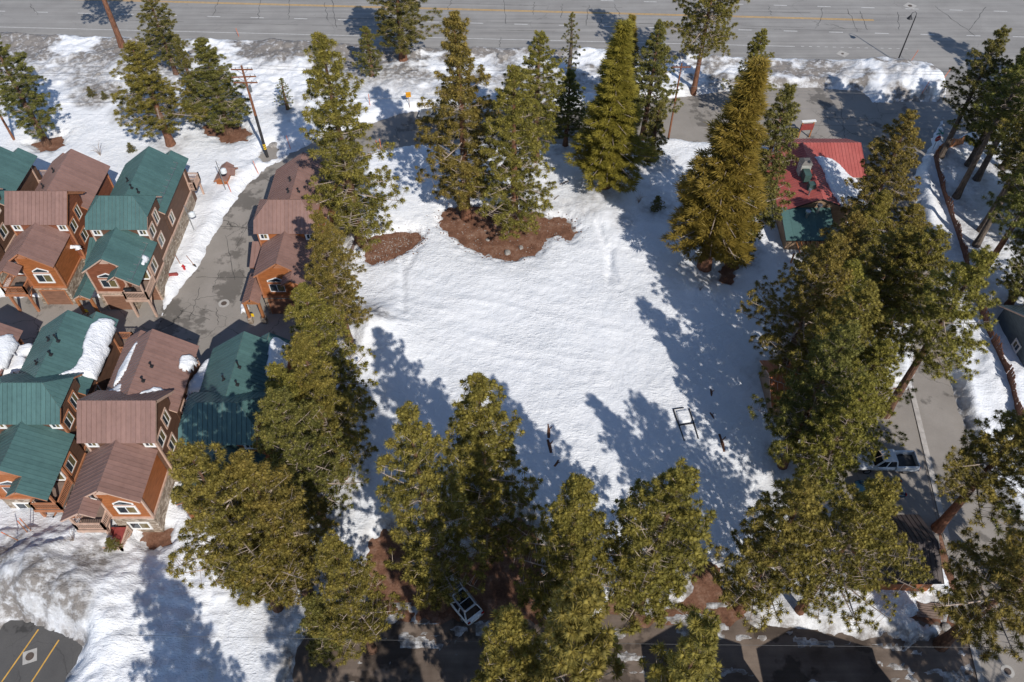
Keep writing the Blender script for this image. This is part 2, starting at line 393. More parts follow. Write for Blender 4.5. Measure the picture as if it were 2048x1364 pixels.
XX, YY = np.meshgrid(ax, ay)
S = np.full(XX.shape, 60.0)                       # distance from the nearest bare ground
SD = []
for i, P in enumerate(bares):
    px_ = [p[0] for p in P]; py_ = [p[1] for p in P]; mg = 14
    m = (XX > min(px_)-mg) & (XX < max(px_)+mg) & (YY > min(py_)-mg) & (YY < max(py_)+mg)
    d = np.full(XX.shape, 60.0)
    if m.any(): d[m] = sdist(P, XX[m], YY[m])
    SD.append(d); S = np.minimum(S, d)
edge = .55*fbm(XX*.9, YY*.9, 4)+.35*fbm(XX*2.7, YY*2.7, 3)
Se = S+np.where(SD[4] < 3, 1.2*fbm(XX*.7+3, YY*.7, 4), 0)+edge*np.where(np.minimum.reduce(SD[5:]) < 4, 1.5, 1.15)+np.where(np.minimum.reduce(SD[5:]) < 3, 1.1*fbm(XX*1.6+7, YY*1.6, 4), 0)
hgt = .50*sstep(-.1, 1.5, Se)-.07
# rolling drifts and fine crust
hgt += np.where(Se > 0, 1, 0)*(.5*fbm(XX*.09, YY*.09, 3)+.34)*sstep(0, 4, Se)
rough = sstep(.2, 1.2, Se)
ang = R(-14); U = XX*math.cos(ang)+YY*math.sin(ang); V = -XX*math.sin(ang)+YY*math.cos(ang)
wv = V+1.4*fbm(U*.12, V*.3, 3)+.5*fbm(U*.5, V*.8, 2)
rip = 1-np.abs(2*((wv*.42) % 1)-1); rip = rip**2.2*(.35+.9*vnoise(U*.16+5, V*.5))
field = sstep(26, 34, YY)*(1-sstep(72, 80, YY))*sstep(-19, -12, XX)*(1-sstep(20, 26, XX))
hgt += rough*field*.06*rip*sstep(.3, .75, vnoise(U*.25+2, V*.4))*1.5+rough*field*.10*(np.abs(fbm(U*.55+9, V*1.5, 4))-.1)
hgt += rough*(.12*fbm(U*.5, V*1.1, 4)+.12*fbm(XX*1.5, YY*1.5, 3))
# banks ploughed up beside the roads
def bank(d, h, c, w): return h*np.exp(-((d-c)/w)**2)*(d > 0)
bn = .55+1.3*(fbm(XX*.35, YY*.35, 4)+.25)
hgt += rough*bank(SD[0], .55, 2.2, 1.5)*bn+rough*bank(SD[1], .35, 1.6, 1.0)*bn+rough*bank(SD[2], .55, 1.3, 1.0)*bn
hgt += rough*bank(SD[3], .9, 3.0, 2.2)*bn+rough*bank(SD[4], .35, 1.4, 1.0)*bn
def mound(x, y, h, r, k=1.0):
    global hgt
    d = np.hypot(XX-x, (YY-y)*k)/r
    hgt = hgt+rough*h*np.exp(-d*d)*(.75+.9*(fbm(XX*.7+x, YY*.7, 4)+.2))
mx_, my_ = G(752, 668); mound(mx_, my_, 2.0, 3.3)
for (a, b_, h, r) in [(1790,165,1.2,4.5),(1850,180,1.1,4),(1740,150,.8,3.5),(560,125,.8,5),(640,120,.7,4),(250,140,.5,6),(120,120,.5,5),(800,150,.5,6),(1230,420,.6,4),(60,1150,1.2,4.5),(150,1110,1.2,4),(200,1200,.9,3.5),(110,1190,1.0,3),(1990,770,.8,4),(1400,600,.7,3)]:
    q = G(a, b_); mound(q[0], q[1], h, r)
coarse = sstep(.5, 2.5, Se)*np.where((YY > 100) | ((YY < 33) & (XX < -24)), 1, 0)
hgt += coarse*np.where(YY < 33, .55, .0)*np.abs(fbm(XX*1.3+8, YY*1.3, 4))+coarse*.55*fbm(XX*1.0+3, YY*1.0, 5)+coarse*1.0*np.abs(fbm(XX*.4, YY*.4, 4))
# footprints across the field
for (a, b_, c, d_, n) in [(806,520,808,640,24),(1195,455,1232,570,26),(1222,500,1215,575,18),(835,505,812,545,8)]:
    p0 = np.array(G(a, b_)); p1 = np.array(G(c, d_)); sv = (p1-p0)/n; pv = np.array([-sv[1], sv[0]])/np.hypot(*sv)
    for k in range(n):
        q = p0+sv*k+pv*(.16 if k % 2 else -.16)
        m = (np.abs(XX-q[0]) < .6) & (np.abs(YY-q[1]) < .6)
        hgt[m] -= .24*np.exp(-(((XX[m]-q[0])/.24)**2+((YY[m]-q[1])/.3)**2))
slush = (SD[4] < .3) & (YY < 27) & (np.minimum.reduce(SD[:4]) > .3)
sn = fbm(XX*.3+4+.4*YY, YY*.9+2, 5)+.55*fbm(XX*1.1, YY*1.3, 4)
hgt = np.where(Se < -.25, np.where(slush & (sn > .10), np.minimum(.05, (sn-.12)*.5), -.10), hgt)
# soil carried by the snow
hwm = sstep(19, 4, SD[0])*sstep(94, 99, YY)
soil = .92*hwm*sstep(-.10, .13, fbm(XX*.13, YY*.2, 4)+.5*fbm(XX*.6, YY*.9, 3)+np.where(XX < -14, .13, .03))
soil = np.maximum(soil, .8*sstep(1.6, .1, SD[0])*sstep(-.1, .15, fbm(XX*.4, YY*.4, 3)))
for k, w, a in ((1, .7, .35), (2, 1.4, .75), (3, 1.8, .75), (4, 2.4, .7)):
    soil = np.maximum(soil, a*sstep(w, .05, SD[k])*sstep(-.2, .1, fbm(XX*.6+k, YY*.6, 4)))
soil = np.where((SD[4] < .2) & (YY < 27), np.maximum(soil, .62), soil)
pm = np.minimum.reduce(SD[5:]); soil = np.maximum(soil, .8*sstep(.6, 0, pm))
def smudge(x, y, r, a, ky=1.0):
    global soil
    q = G(x, y); d = np.hypot(XX-q[0], (YY-q[1])*ky)/r
    soil = np.maximum(soil, a*sstep(1.1, .2, d+1.2*fbm(XX*.5, YY*.5, 4)))
for t in [(745,650,3.0,.55),(705,655,2.5,.5),(1170,410,4,.35),(1120,420,3,.3),(40,1130,3.5,.7),(120,1200,4.5,.75),(200,1150,3,.6),(60,1210,4,.8),(180,1230,3,.7),(1400,1225,4.5,.8),(1330,1220,3,.6),(1470,1240,3,.7),(1780,165,4,.45),(1650,150,6,.5),(200,200,5,.75),(190,160,5,.6),(260,230,4,.4),(560,110,6,.75),(650,130,5,.6),(1310,420,4,.35),(410,400,2,.2),(1385,560,3,.25),(1240,450,3,.3),(1010,130,4,.5),(1900,1230,2.5,.6)]:
    smudge(*t)
ny, nx = XX.shape
verts = np.stack([XX, YY, hgt], -1).reshape(-1, 3)
idx = np.arange(ny*nx).reshape(ny, nx)
F = np.stack([idx[:-1, :-1], idx[:-1, 1:], idx[1:, 1:], idx[1:, :-1]], -1).reshape(-1, 4)
keep = (hgt.reshape(-1)[F] > -.095).any(1); F = F[keep]
used = np.zeros(ny*nx, bool); used[F.ravel()] = True; remap = np.cumsum(used)-1
def fastmesh(name, V, F, smooth=True):
    me = bpy.data.meshes.new(name); k = F.shape[1]
    me.vertices.add(len(V)); me.vertices.foreach_set('co', V.astype(np.float32).ravel())
    me.loops.add(F.size); me.loops.foreach_set('vertex_index', F.astype(np.int32).ravel())
    me.polygons.add(len(F)); me.polygons.foreach_set('loop_start', np.arange(0, F.size, k, dtype=np.int32))
    if smooth: me.polygons.foreach_set('use_smooth', np.ones(len(F), bool))
    me.update(calc_edges=True); return me
sm = fastmesh('snow_ground', verts[used], remap[F])
at = sm.attributes.new('soil', 'FLOAT', 'POINT'); at.data.foreach_set('value', soil.reshape(-1)[used].astype(np.float32))
so_ = link('snow_ground', sm, M['snow']); so_['kind'] = 'structure'
def gz(x, y):                                     # height of the snow or bare ground at a point
    i = int(np.clip(np.searchsorted(ay, y), 1, ny-1)); j = int(np.clip(np.searchsorted(ax, x), 1, nx-1))
    return max(0.0, float(hgt[i-1:i+1, j-1:j+1].mean()))
_gx, _gy = np.meshgrid(np.arange(-320, 321, 16.0), np.arange(-100, 321, 15.0)); _i = np.arange(_gx.size).reshape(_gx.shape)
_g = link('ground', fastmesh('ground', np.stack([_gx, _gy, _gx*0], -1).reshape(-1, 3), np.stack([_i[:-1, :-1], _i[:-1, 1:], _i[1:, 1:], _i[1:, :-1]], -1).reshape(-1, 4)), M['dirt']); _g['kind'] = 'structure'
def grow(P, d):
    a = np.array(P); c = a.mean(0); return [tuple(p+(p-c)/max(1e-6, np.hypot(*(p-c)))*d) for p in a]
hwy = sheet('highway', [(-420, 129), (-120, 119.5), (-80, 117), (0, 115), (45, 111), (58, 108), (57, 90), (66, 90), (75, 100), (420, 80), (420, 345), (-420, 345)], .018, M['highway'])
court = sheet('frontage_road', [(-110, 48.5), (-19.5, 48.5), (-19, 60), (-20.5, 80.5), (-12, 88.5), (20, 89.5), (34, 87), (37, 81), (47.2, 81), (58.5, 92), (59, 107.5), (46, 108), (30, 107.5), (14, 105), (-20, 103), (-30, 99), (-42, 86), (-41.5, 63.5), (-110, 64)], .012, M['court'])
street = sheet('side_street', [(48, 88.5), (44.6, 66), (41.6, 50), (39.3, 35), (38.2, 20), (38, 6), (50, 6), (48, 40), (54, 80), (57.2, 89), (57.5, 91)], .024, M['street'])
pull = sheet('parking_bay', [(30.5, 50.5), (41.5, 49.5), (39.2, 34.5), (38.6, 31.8), (30.5, 35)], .008, M['street'])
lot = sheet('parking_lot', pxs([(-320,1330),(-50,1280),(0,1250),(30,1236),(60,1238),(180,1290),(175,1325),(130,1364)])+[(-37, 15), (-48, 12), (-64, 16)], .016, M['lot'])
_mx = np.arange(-21, 39.3, .5); _my = 25.2+2.6*fbm(_mx*.35, _mx*0+3, 4)+.9*fbm(_mx*1.6, _mx*0+8, 3)
mud = sheet('dirt_road', [(float(a), float(b)) for a, b in zip(_mx, _my)]+[(38.2, 18), (38, 4), (-24, 4)], .004, M['mud'])
# the street's kerb and gutter: poured sections with joints
kb = []
for k in range(22):
    y0 = 50.0-k*1.45; f = lambda y: 41.35-(47.9-y)*.13
    a, b_ = y0, y0-1.42
    if 33.5 > a > 25.6: continue
    m = MB(); m.hull([(f(b_)-.12, b_, 0), (f(b_)+.42, b_, 0), (f(a)+.42, a, 0), (f(a)-.12, a, 0)],
                     [(f(b_)-.12, b_, .10), (f(b_)+.42, b_, .045), (f(a)+.42, a, .045), (f(a)-.12, a, .10)])
    m.build('kerb_stone', M['kerb'], street)
# highway markings
def hline(p, q): (x0, y0), (x1, y1) = G(*p), G(*q); b = (y1-y0)/(x1-x0); return lambda x: y0+b*(x-x0)
yl = hline((355, 4), (1808, 42)); dl = hline((85, 24.6), (1767, 67)); el = hline((34, 55), (1461, 90))
ul = lambda x: yl(x)+(yl(x)-dl(x))*.98; ul2 = lambda x: ul(x)+3.6
def strip(name, f, x0, x1, w, mat, z=.024):
    P = [(x0, f(x0)-w/2), (x1, f(x1)-w/2), (x1, f(x1)+w/2), (x0, f(x0)+w/2)]
    return sheet(name, P, z, mat, None, hwy)
strip('yellow_line', lambda x: yl(x)+.16, -160, 60, .15, M['line_yellow']); strip('yellow_line', lambda x: yl(x)-.16, -160, 60, .15, M['line_yellow'])
strip('edge_line', el, -160, 45, .12, M['line_white'])
d0 = G(1490, 59)[0]
for k in range(-22, 9): strip('lane_dash', dl, d0+k*7.32-1.1, d0+k*7.32+1.1, .16, M['line_white'])
for k in range(-6, 8): strip('lane_dash', ul, G(1561, 12)[0]+k*7.32-1.1, G(1561, 12)[0]+k*7.32+1.1, .16, M['line_white'])
for k in range(14): strip('stop_dash', lambda x: el(x)+.1, 46+k*1.25, 46.5+k*1.25, .1, M['line_white'])
# sealed cracks across the highway and the court
rnd = random.Random(3)
def crack(pts, w, parent, z):
    m = MB(); P = [Vector((*p, 0)) for p in pts]; L = []; Rr = []
    for i, p in enumerate(P):
        d = (P[min(i+1, len(P)-1)]-P[max(0, i-1)]).normalized(); n = Vector((-d.y, d.x, 0))*w*.5*rnd.uniform(.5, 1.4)
        L.append((p.x+n.x, p.y+n.y, z)); Rr.append((p.x-n.x, p.y-n.y, z))
    m.add(L+Rr, [(len(L)+i, len(L)+i+1, i+1, i) for i in range(len(L)-1)])
    return m.build('sealed_crack', M['tar'], parent)
def wig(a, b, n, amp):
    return [(a[0]+(b[0]-a[0])*k/n+(rnd.uniform(-amp, amp) if 0 < k < n else 0), a[1]+(b[1]-a[1])*k/n+(rnd.uniform(-amp, amp)*.6 if 0 < k < n else 0)) for k in range(n+1)]
for px0, px1 in [((440,-3),(424,33)),((520,-4),(516,38)),((577,-4),(577,39)),((662,-4),(674,55)),((905,-4),(895,20)),((1008,-3),(1012,48)),((1068,4),(1066,30)),((1124,8),(1122,36)),((1178,10),(1172,52)),((1228,8),(1246,40)),((1208,30),(1196,54)),((1536,12),(1543,30)),((1645,16),(1637,52)),((1695,18),(1714,64)),((1720,22),(1735,60)),((1795,24),(1798,60)),((1870,12),(1950,72)),((1972,14),(1938,60)),((1002,75),(998,94)),((650,5),(655,40)),((1660,48),(1690,58)),((60,8),(75,30))]:
    crack(wig(G(*px0), G(*px1), 9, .22), .065, hwy, .03)
for f, y0 in ((dl, 1.25), (dl, -2.0), (yl, 1.9), (dl, .5)):
    for k in range(9):
        x0 = rnd.uniform(-75, 60); L = rnd.uniform(5, 14)
        crack([(x0+L*i/6, f(x0+L*i/6)+y0+rnd.uniform(-.07, .07)) for i in range(7)], .045, hwy, .031)
for a, b_ in [((448,440),(525,470)),((420,452),(508,455)),((392,555),(494,555)),((470,500),(505,430)),((432,615),(436,650)),((450,470),(470,560)),((525,355),(560,372)),((840,250),(842,285)),((790,258),(800,290)),((1640,235),(1700,238)),((1650,225),(1665,275)),((1600,250),(1720,252)),((1680,205),(1690,275)),((1420,470),(1422,471)),((385,600),(440,590)),((400,575),(380,640)),((360,620),(420,640)),((440,540),(425,585))]:
    crack(wig(G(*a), G(*b_), 10, .16), .05, court, .02)
for a, b_ in [((120, 1290), (0, 1350))]: pass
for a, b_ in [((77,1259),(-30,1412)),((118,1280),(40,1400)),((-20,1262),(-90,1360))]:
    (x0, y0), (x1, y1) = G(*a), G(*b_); d = Vector((x1-x0, y1-y0)).normalized(); n = (-d.y*.06, d.x*.06)
    sheet('bay_line', [(x0-n[0], y0-n[1]), (x1-n[0], y1-n[1]), (x1+n[0], y1+n[1]), (x0+n[0], y0+n[1])], .022, M['line_yellow'], None, lot)
# manholes
def manhole(x, y, sq, r, label, z=.02, rot=0):
    c = G(x, y); t = empty('manhole', (c[0], c[1], z), rot, label, 'manhole')
    m = MB()
    if sq: m.box(-sq, sq, -sq, sq, 0, .012)
    else: m.cyl(0, 0, 0, .012, r*1.9, 24)
    m.build('collar', M['concrete'], t); MB().cyl(0, 0, .013, .024, r, 20).build('cover', M['iron'], t)
    return t
manhole(448, 607, 0, .33, 'round manhole with concrete ring in the courtyard drive', .022)
manhole(60, 1313, .55, .34, 'manhole in a pale square slab in the parking lot', .024, R(20))
manhole(2015, 1343, 0, .28, 'round manhole in the side street at the lower right corner', .032)
manhole(1820, 12, .85, .36, 'manhole in a pale diamond slab beside the street lamp on the highway', .034, R(45))
manhole(1685, 108, .75, .22, 'faint diamond manhole slab near the highway edge by the snow island', .034, R(45))
# ================================================================== buildings
def clip(P, ax_, lim, keep_less):
    out = []; n = len(P)
    for i in range(n):
        a, b = P[i], P[(i+1) % n]; ia = (a[ax_] <= lim) == keep_less; ib = (b[ax_] <= lim) == keep_less
        if ia: out.append(a)
        if ia != ib:
            t = (lim-a[ax_])/(b[ax_]-a[ax_]); out.append(tuple(a[k]+t*(b[k]-a[k]) for k in (0, 1)))
    return out
def roof_plane(root, poly, mat, trim, w=.43, thick=.15, name='roof', rib=.038):
    P = [Vector(p) for p in poly]; n = Vector((0, 0, 0))
    for i in range(len(P)): n += P[i].cross(P[(i+1) % len(P)])
    n.normalize()
    if n.z < 0: n = -n; P.reverse()
    d = (Vector((0, 0, -1))-n*(-n.z))
    d = d.normalized() if d.length > 1e-4 else Vector((0, -1, 0))
    h = d.cross(n).normalized(); o = P[0]
    slab = MB().prism([p-n*thick for p in P], n*thick).build(name, trim, root)
    Q = [((p-o).dot(h), (p-o).dot(d)) for p in P]
    lo, hi = min(q[0] for q in Q), max(q[0] for q in Q); k = max(1, round((hi-lo)/w)); w = (hi-lo)/k
    to3 = lambda q, e: o+h*q[0]+d*q[1]+n*e
    for i in range(k):
        s0, s1 = lo+i*w+.006, lo+(i+1)*w-.006
        C = clip(clip(Q, 0, s0, False), 0, s1, True)
        if len(C) < 3: continue
        m = MB().hull([to3(q, .003) for q in C], [to3(q, .022) for q in C])
        D = clip(clip(Q, 0, s0, False), 0, s0+.04, True)
        if len(D) >= 3:
            ys = [q[1] for q in D]; a, b = min(ys)+.01, max(ys)-.01
            if b-a > .1: m.hull([to3(q, .022) for q in ((s0, a), (s0+.04, a), (s0+.04, b), (s0, b))], [to3(q, .022+rib) for q in ((s0, a), (s0+.04, a), (s0+.04, b), (s0, b))])
        m.build('roof_panel', mat, slab)
    return slab
def window(root, c, axis_, w, h, out, tall=None, trim='trim', pane=('glass', 'glass_curtain')):
    """flat window on a wall. axis_='x': wall runs along x (faces -y for out=-1); axis_='y': wall runs along y"""
    x, y, z = c
    def bx(m, a0, a1, z0, z1, d0, d1):
        if axis_ == 'x': m.box(x+a0, x+a1, y+out*d0, y+out*d1, z+z0, z+z1)
        else: m.box(x+out*d0, x+out*d1, y+a0, y+a1, z+z0, z+z1)
    t = .13; m = MB()
    for a in ((-w/2-t, -w/2, -h/2-t, h/2+t), (w/2, w/2+t, -h/2-t, h/2+t), (-w/2, w/2, h/2, h/2+t), (-w/2, w/2, -h/2-t, -h/2)): bx(m, *a, 0, .09)
    win = m.build('window', M[trim], root)
    m = MB(); f = .055
    for a in ((-w/2, -w/2+f, -h/2, h/2), (w/2-f, w/2, -h/2, h/2), (-w/2+f, w/2-f, h/2-f, h/2), (-w/2+f, w/2-f, -h/2, -h/2+f), (-.03, .03, -h/2+f, h/2-f)): bx(m, *a, 0, .075)
    m.build('frame', M['white'], win)
    for s, g in ((-1, pane[0]), (1, pane[1])):
        m = MB(); bx(m, *sorted((s*.03, s*(w/2-f))), -h/2+f, h/2-f, .01, .04); m.build('pane', M[g], win)
    return win
def railing(root, pts, z0, mat, h=1.0, name='railing'):
    m = MB()
    for a, b in zip(pts[:-1], pts[1:]):
        A, B = Vector((*a, 0)), Vector((*b, 0)); L = (B-A).length; d = (B-A)/L
        m.bar((a[0], a[1], z0+h), (b[0], b[1], z0+h), .14, .09); m.bar((a[0], a[1], z0+.12), (b[0], b[1], z0+.12), .09, .09)
        k = max(2, int(L/.16))
        for i in range(1, k): q = A+d*(L*i/k); m.box(q.x-.025, q.x+.025, q.y-.025, q.y+.025, z0+.165, z0+h-.046)
        for q in (a, b): m.box(q[0]-.075, q[0]+.075, q[1]-.075, q[1]+.075, z0-.04, z0+h+.1)
    return m.build(name, mat, root)
PITCHR = .70
def townhouse(cx, y0, L, mx, hip, roof, wall, front, trim, label, lower=False, entry=False, vents=(), guard=False, deck=(.4, 4.0, -2.3, 1.4)):
    t = empty('townhouse', (cx, y0, 0), 0, label, 'house', 'townhouses')
    rm, tm = M[roof], M[trim]; S_ = lambda P: [(p[0]*mx, p[1], p[2]) for p in P]
    RP = lambda P, **k: roof_plane(t, S_(P), rm, tm, **k)
    ez = 9.2-3.7*PITCHR
    # rear gable; the balcony side runs on past the end wall
    bs = mx if not lower else mx
    RP([(0, 8.6, 9.2), (0, L-.5, 9.2), (-3.7, L-.5, ez), (-3.7, 8.6, ez)])
    RP([(0, 8.6, 9.2), (3.7, 8.6, ez), (3.7, L-.5, ez), (0, L-.5, 9.2)])
    RP([(1.9, L-.492, 9.2-1.9*PITCHR), (3.7, L-.492, ez), (3.7, L+.5, ez), (1.9, L+.5, 9.2-1.9*PITCHR)])
    RP([(1.89, L-.49, 9.2-1.9*PITCHR), (1.89, L+.5, 9.2-1.9*PITCHR), (.9, L+.5, 7.2), (.9, L-.49, 7.2)])
    # middle block
    zr, yr = 10.45, 7.15
    if hip:
        RP([(-3.4, 4.3, 8.08), (3.4, 4.3, 8.08), (3.4, 5.4, 9.0), (1.8, yr, zr), (-1.8, yr, zr), (-3.4, 5.4, 9.0)])
        RP([(1.8, yr, zr), (-1.8, yr, zr), (-3.4, 8.9, 9.0), (-3.4, 10.0, 8.08), (3.4, 10.0, 8.08), (3.4, 8.9, 9.0)])
        RP([(1.8, yr, zr), (3.4, 5.4, 9.0), (3.4, 8.9, 9.0)]); RP([(-1.8, yr, zr), (-3.4, 5.4, 9.0), (-3.4, 8.9, 9.0)])
        MB().prism([(-3.05, 4.75, 0), (-3.05, 9.3, 0), (-3.05, 9.3, 8.4), (-3.05, 8.8, 8.78), (-3.05, 5.5, 8.78), (-3.05, 4.75, 8.2)], (6.1, 0, 0)).build('wall', M[wall], t)
    else:
        RP([(-3.45, 4.3, 8.08), (3.45, 4.3, 8.08), (3.45, yr, zr), (-3.45, yr, zr)])
        RP([(-3.45, 10, 8.08), (3.45, 10, 8.08), (3.45, yr, zr), (-3.45, yr, zr)])
        MB().prism([(-3.05, 4.75, 0), (-3.05, 9.3, 0), (-3.05, 9.3, 8.35), (-3.05, yr, 10.1), (-3.05, 4.75, 8.2)], (6.1, 0, 0)).build('wall', M[wall], t)
        for s in (-1, 1):
            m = MB(); m.bar((s*3.3, 4.6, 8.1), (s*3.3, yr, 10.15), .14, .2); m.bar((s*3.3, 9.7, 8.1), (s*3.3, yr, 10.15), .14, .2); m.build('rake_beam', tm, t)
    # front gable with the balcony bay
    fz = 8.3; er, elx = 3.6, -2.9; zs = lambda x: fz-abs(x)*PITCHR
    RP([(0, -.5, fz), (er, -.5, zs(er)), (er, 4.72, zs(er)), (0, 4.72, fz)])
    RP([(0, -.5, fz), (elx, -.5, zs(elx)), (elx, 4.72, zs(elx)), (0, 4.72, fz)])
    RP([(1.5, -.492, zs(1.5)), (er, -.492, zs(er)), (er, -2.0, zs(er)), (1.5, -2.0, zs(1.5))])
    RP([(1.49, -.49, zs(1.5)), (1.49, -2.0, zs(1.5)), (.35, -2.0, zs(1.5)-.8), (.35, -.49, zs(1.5)-.8)])
    # walls
    zw = lambda x: zs(x)-.26
    def gable(x0, x1, ya, yb, zf, m_, peak=True, zb=0):
        P = [(x0, ya, zb), (x1, ya, zb), (x1, ya, zf(x1))]
        if peak and x0 < 0 < x1: P.append((0, ya, zf(0)))
        P.append((x0, ya, zf(x0))); return MB().prism(S_(P), (0, yb-ya, 0)).build('wall', m_, t)
    gable(-2.6, .95, 0, 4.7, zw, M[front]); gable(.955, 3.3, 1.5, 4.7, zw, M[wall])
    rw = lambda x: 9.2-abs(x)*PITCHR-.26
    gable(-3.1, 3.1, 9.31, L-1.0, rw, M[wall])
    gable(1.2, 3.1, L-.99, L+.05, lambda x: 9.2-abs(x)*PITCHR-1.6, M[wall], zb=0)
    # ledge-stone base and its band
    for (a, b, c, d) in ((-2.68, 1.03, -.08, 4.6), (.96, 3.38, 1.42, 4.6), (-3.13, 3.13, 4.66, 9.35), (-3.18, 3.18, 9.36, L-.93)):
        if lower and d < 4.7 and False: continue
        q = sorted((a*mx, b*mx))
        MB().box(q[0], q[1], c, d, 0, 2.62).build('stone_base', M['stone'], t)
        MB().box(q[0]-.05, q[1]+.05, c-.05, d+.05, 2.63, 2.86).build('band_board', tm, t)
    # corner boards
    for (x, y, z1) in ((-2.64, -.04, zw(-2.6)), (.95, -.04, zw(.95)), (3.33, 1.46, zw(3.3)), (-3.1, 4.71, 8.15), (3.1, 4.71, 8.15), (3.14, L-1.0, rw(3.1)), (-3.14, L-1.0, rw(3.1))):
        MB().box(x*mx-.09, x*mx+.09, y-.03, y+.14, 2.87, z1-.02).build('corner_board', tm, t)
    # windows on both long walls
    for s in (-1, 1):
        xs = 3.05*s
        for (y, z, w_, h_) in ((5.7, 6.7, 1.25, 1.3), (7.6, 7.1, 1.0, 1.5), (6.6, 4.5, 1.25, 1.3)): window(t, (xs, y, z), 'y', w_, h_, s, trim=trim)
        window(t, (3.1*s, 10.6, 4.3), 'y', 1.1, 1.3, s, trim=trim)
    window(t, (3.3*mx, 2.6, 4.3), 'y', 1.3, 1.4, mx, trim=trim)
    window(t, (-.85*mx, 0, 4.15), 'x', 1.65, 1.15, -1, trim='white' if not hip else trim)
    # transom under the gable
    m = MB(); P = [(-1.75, 5.05), (.05, 5.05), (.05, 5.3), (-.7, 5.75), (-1.75, 5.3)]
    m.prism(S_([(x, -.05, z) for x, z in P]), (0, .05, 0)); tr = m.build('transom', M['white'], t)
    P2 = [(-1.6, 5.14), (-.1, 5.14), (-.1, 5.26), (-.7, 5.6), (-1.6, 5.26)]
    MB().prism(S_([(x, -.075, z) for x, z in P2]), (0, .02, 0)).build('pane', M['glass'], tr)
    window(t, (2.2*mx, 1.5, 4.25), 'x', 1.5, 1.7, -1, trim='white')
    window(t, (2.55*mx, 4.75, 7.35), 'x', .75, .7, -1, trim='white'); window(t, (-2.5*mx, 4.75, 7.35), 'x', .75, .7, -1, trim='white')
    # apex plate
    MB().prism(S_([(-.5, -.46, fz-.75), (.5, -.46, fz-.75), (0, -.46, fz-.22)]), (0, .06, 0)).build('apex_board', tm, t)
    # balcony
    a, b = sorted((.98*mx, 3.5*mx))
    MB().box(a, b, -1.4, 1.41, 2.9, 3.05).build('balcony_floor', M['deck'], t)
    MB().box(a-.04, b+.04, -1.48, -1.41, 2.72, 3.07).build('rim_board', tm, t)
    railing(t, [(a+.06, -.1), (a+.06, -1.33), (b-.06, -1.33), (b-.06, 1.3)] if mx > 0 else [(b-.06, -.1), (b-.06, -1.33), (a+.06, -1.33), (a+.06, 1.3)], 3.06, tm)
    for x in (1.2, 3.3):
        m = MB(); m.box(x*mx-.11, x*mx+.11, -1.3, -1.08, 0, 2.89); m.bar((x*mx, -1.19, 1.8), (x*mx, -.2, 2.85), .12); m.build('post', tm, t)
    MB().box(3.3*mx-.09, 3.3*mx+.09, -1.42, -1.24, 4.2, zs(3.3)-.2).build('roof_post', tm, t)
    # rear balcony
    railing(t, [(3.16*mx, L-1.0), (3.9*mx, L-1.0), (3.9*mx, L+1.0), (1.0*mx, L+1.0)], 3.05, tm)
    q = sorted((1.0*mx, 3.95*mx)); MB().box(q[0], q[1], L+.06, L+1.05, 2.85, 3.0).build('balcony_floor', M['deck'], t)
    q = sorted((3.2*mx, 3.95*mx)); MB().box(q[0], q[1], L-1.05, L+.05, 2.85, 3.0).build('balcony_floor', M['deck'], t)
    for x, y in ((3.75, L+.85), (1.2, L+.85)): MB().box(x*mx-.1, x*mx+.1, y-.1, y+.1, 0, 2.84).build('post', tm, t)
    if not lower:
        for (x0, x1, y) in ((-2.2, .45, -.08), (1.3, 3.1, 1.42)):
            q = sorted((x0*mx, x1*mx)); g = MB().box(q[0], q[1], y-.05, y+.02, .02, 2.25).build('garage_door', M['garage'], t)
            m = MB(); m.box(q[0]-.12, q[0], y-.09, y+.02, 0, 2.4); m.box(q[1], q[1]+.12, y-.09, y+.02, 0, 2.4); m.box(q[0], q[1], y-.09, y+.02, 2.26, 2.4); m.build('door_frame', tm, g)
    else:
        window(t, (-1.0*mx, -.08, 1.35), 'x', 1.7, 1.05, -1, trim='white')
        a2, b2 = sorted((deck[0]*mx, deck[1]*mx)); c2, d2 = deck[2:]
        MB().box(a2, b2, c2, d2, .55, .7).build('lower_deck', M['deck'], t)
        MB().box(a2+.1, b2-.1, c2+.1, d2-.1, 0, .54).build('deck_skirt', M['stone'], t)
        railing(t, [(a2+.06, d2-.3), (a2+.06, c2+.06), ((a2+b2)/2, c2+.06), (b2-.06, c2+.06), (b2-.06, d2-.3)], .71, tm, name='deck_railing')
    # roof pipes
    m = MB()
    for (x, y, h) in vents:
        z = 9.2-abs(x)*PITCHR; m.cyl(x, y, z-.1, z+h, .07, 8); m.cyl(x, y, z+h+.005, z+h+.1, .11, 8); m.hull([(x-.18, y-.18, z+.02), (x+.18, y-.18, z+.02), (x+.18, y+.18, z+.02), (x-.18, y+.18, z+.02)], [(x-.1, y-.1, z+.18), (x+.1, y-.1, z+.18), (x+.1, y+.1, z+.18), (x-.1, y+.1, z+.18)])
    if vents: m.build('vent_pipe', M['dark_metal'], t)
    if guard:
        for (x, ya, yb, zf) in ((3.0, 9.2, L-1.2, lambda x: 9.2-x*PITCHR), (2.95, -1.7, 3.9, lambda x: fz-x*PITCHR)):
            m = MB(); z = zf(x)+.2; m.bar((x, ya, z), (x, yb, z), .04, .04)
            k = int((yb-ya)/1.1)
            for i in range(k+1): y = ya+(yb-ya)*i/k; m.bar((x-.45, y, zf(x-.45)+.05), (x+.08, y, z-.03), .04, .05)
            m.build('snow_guard', M['steel'], t)
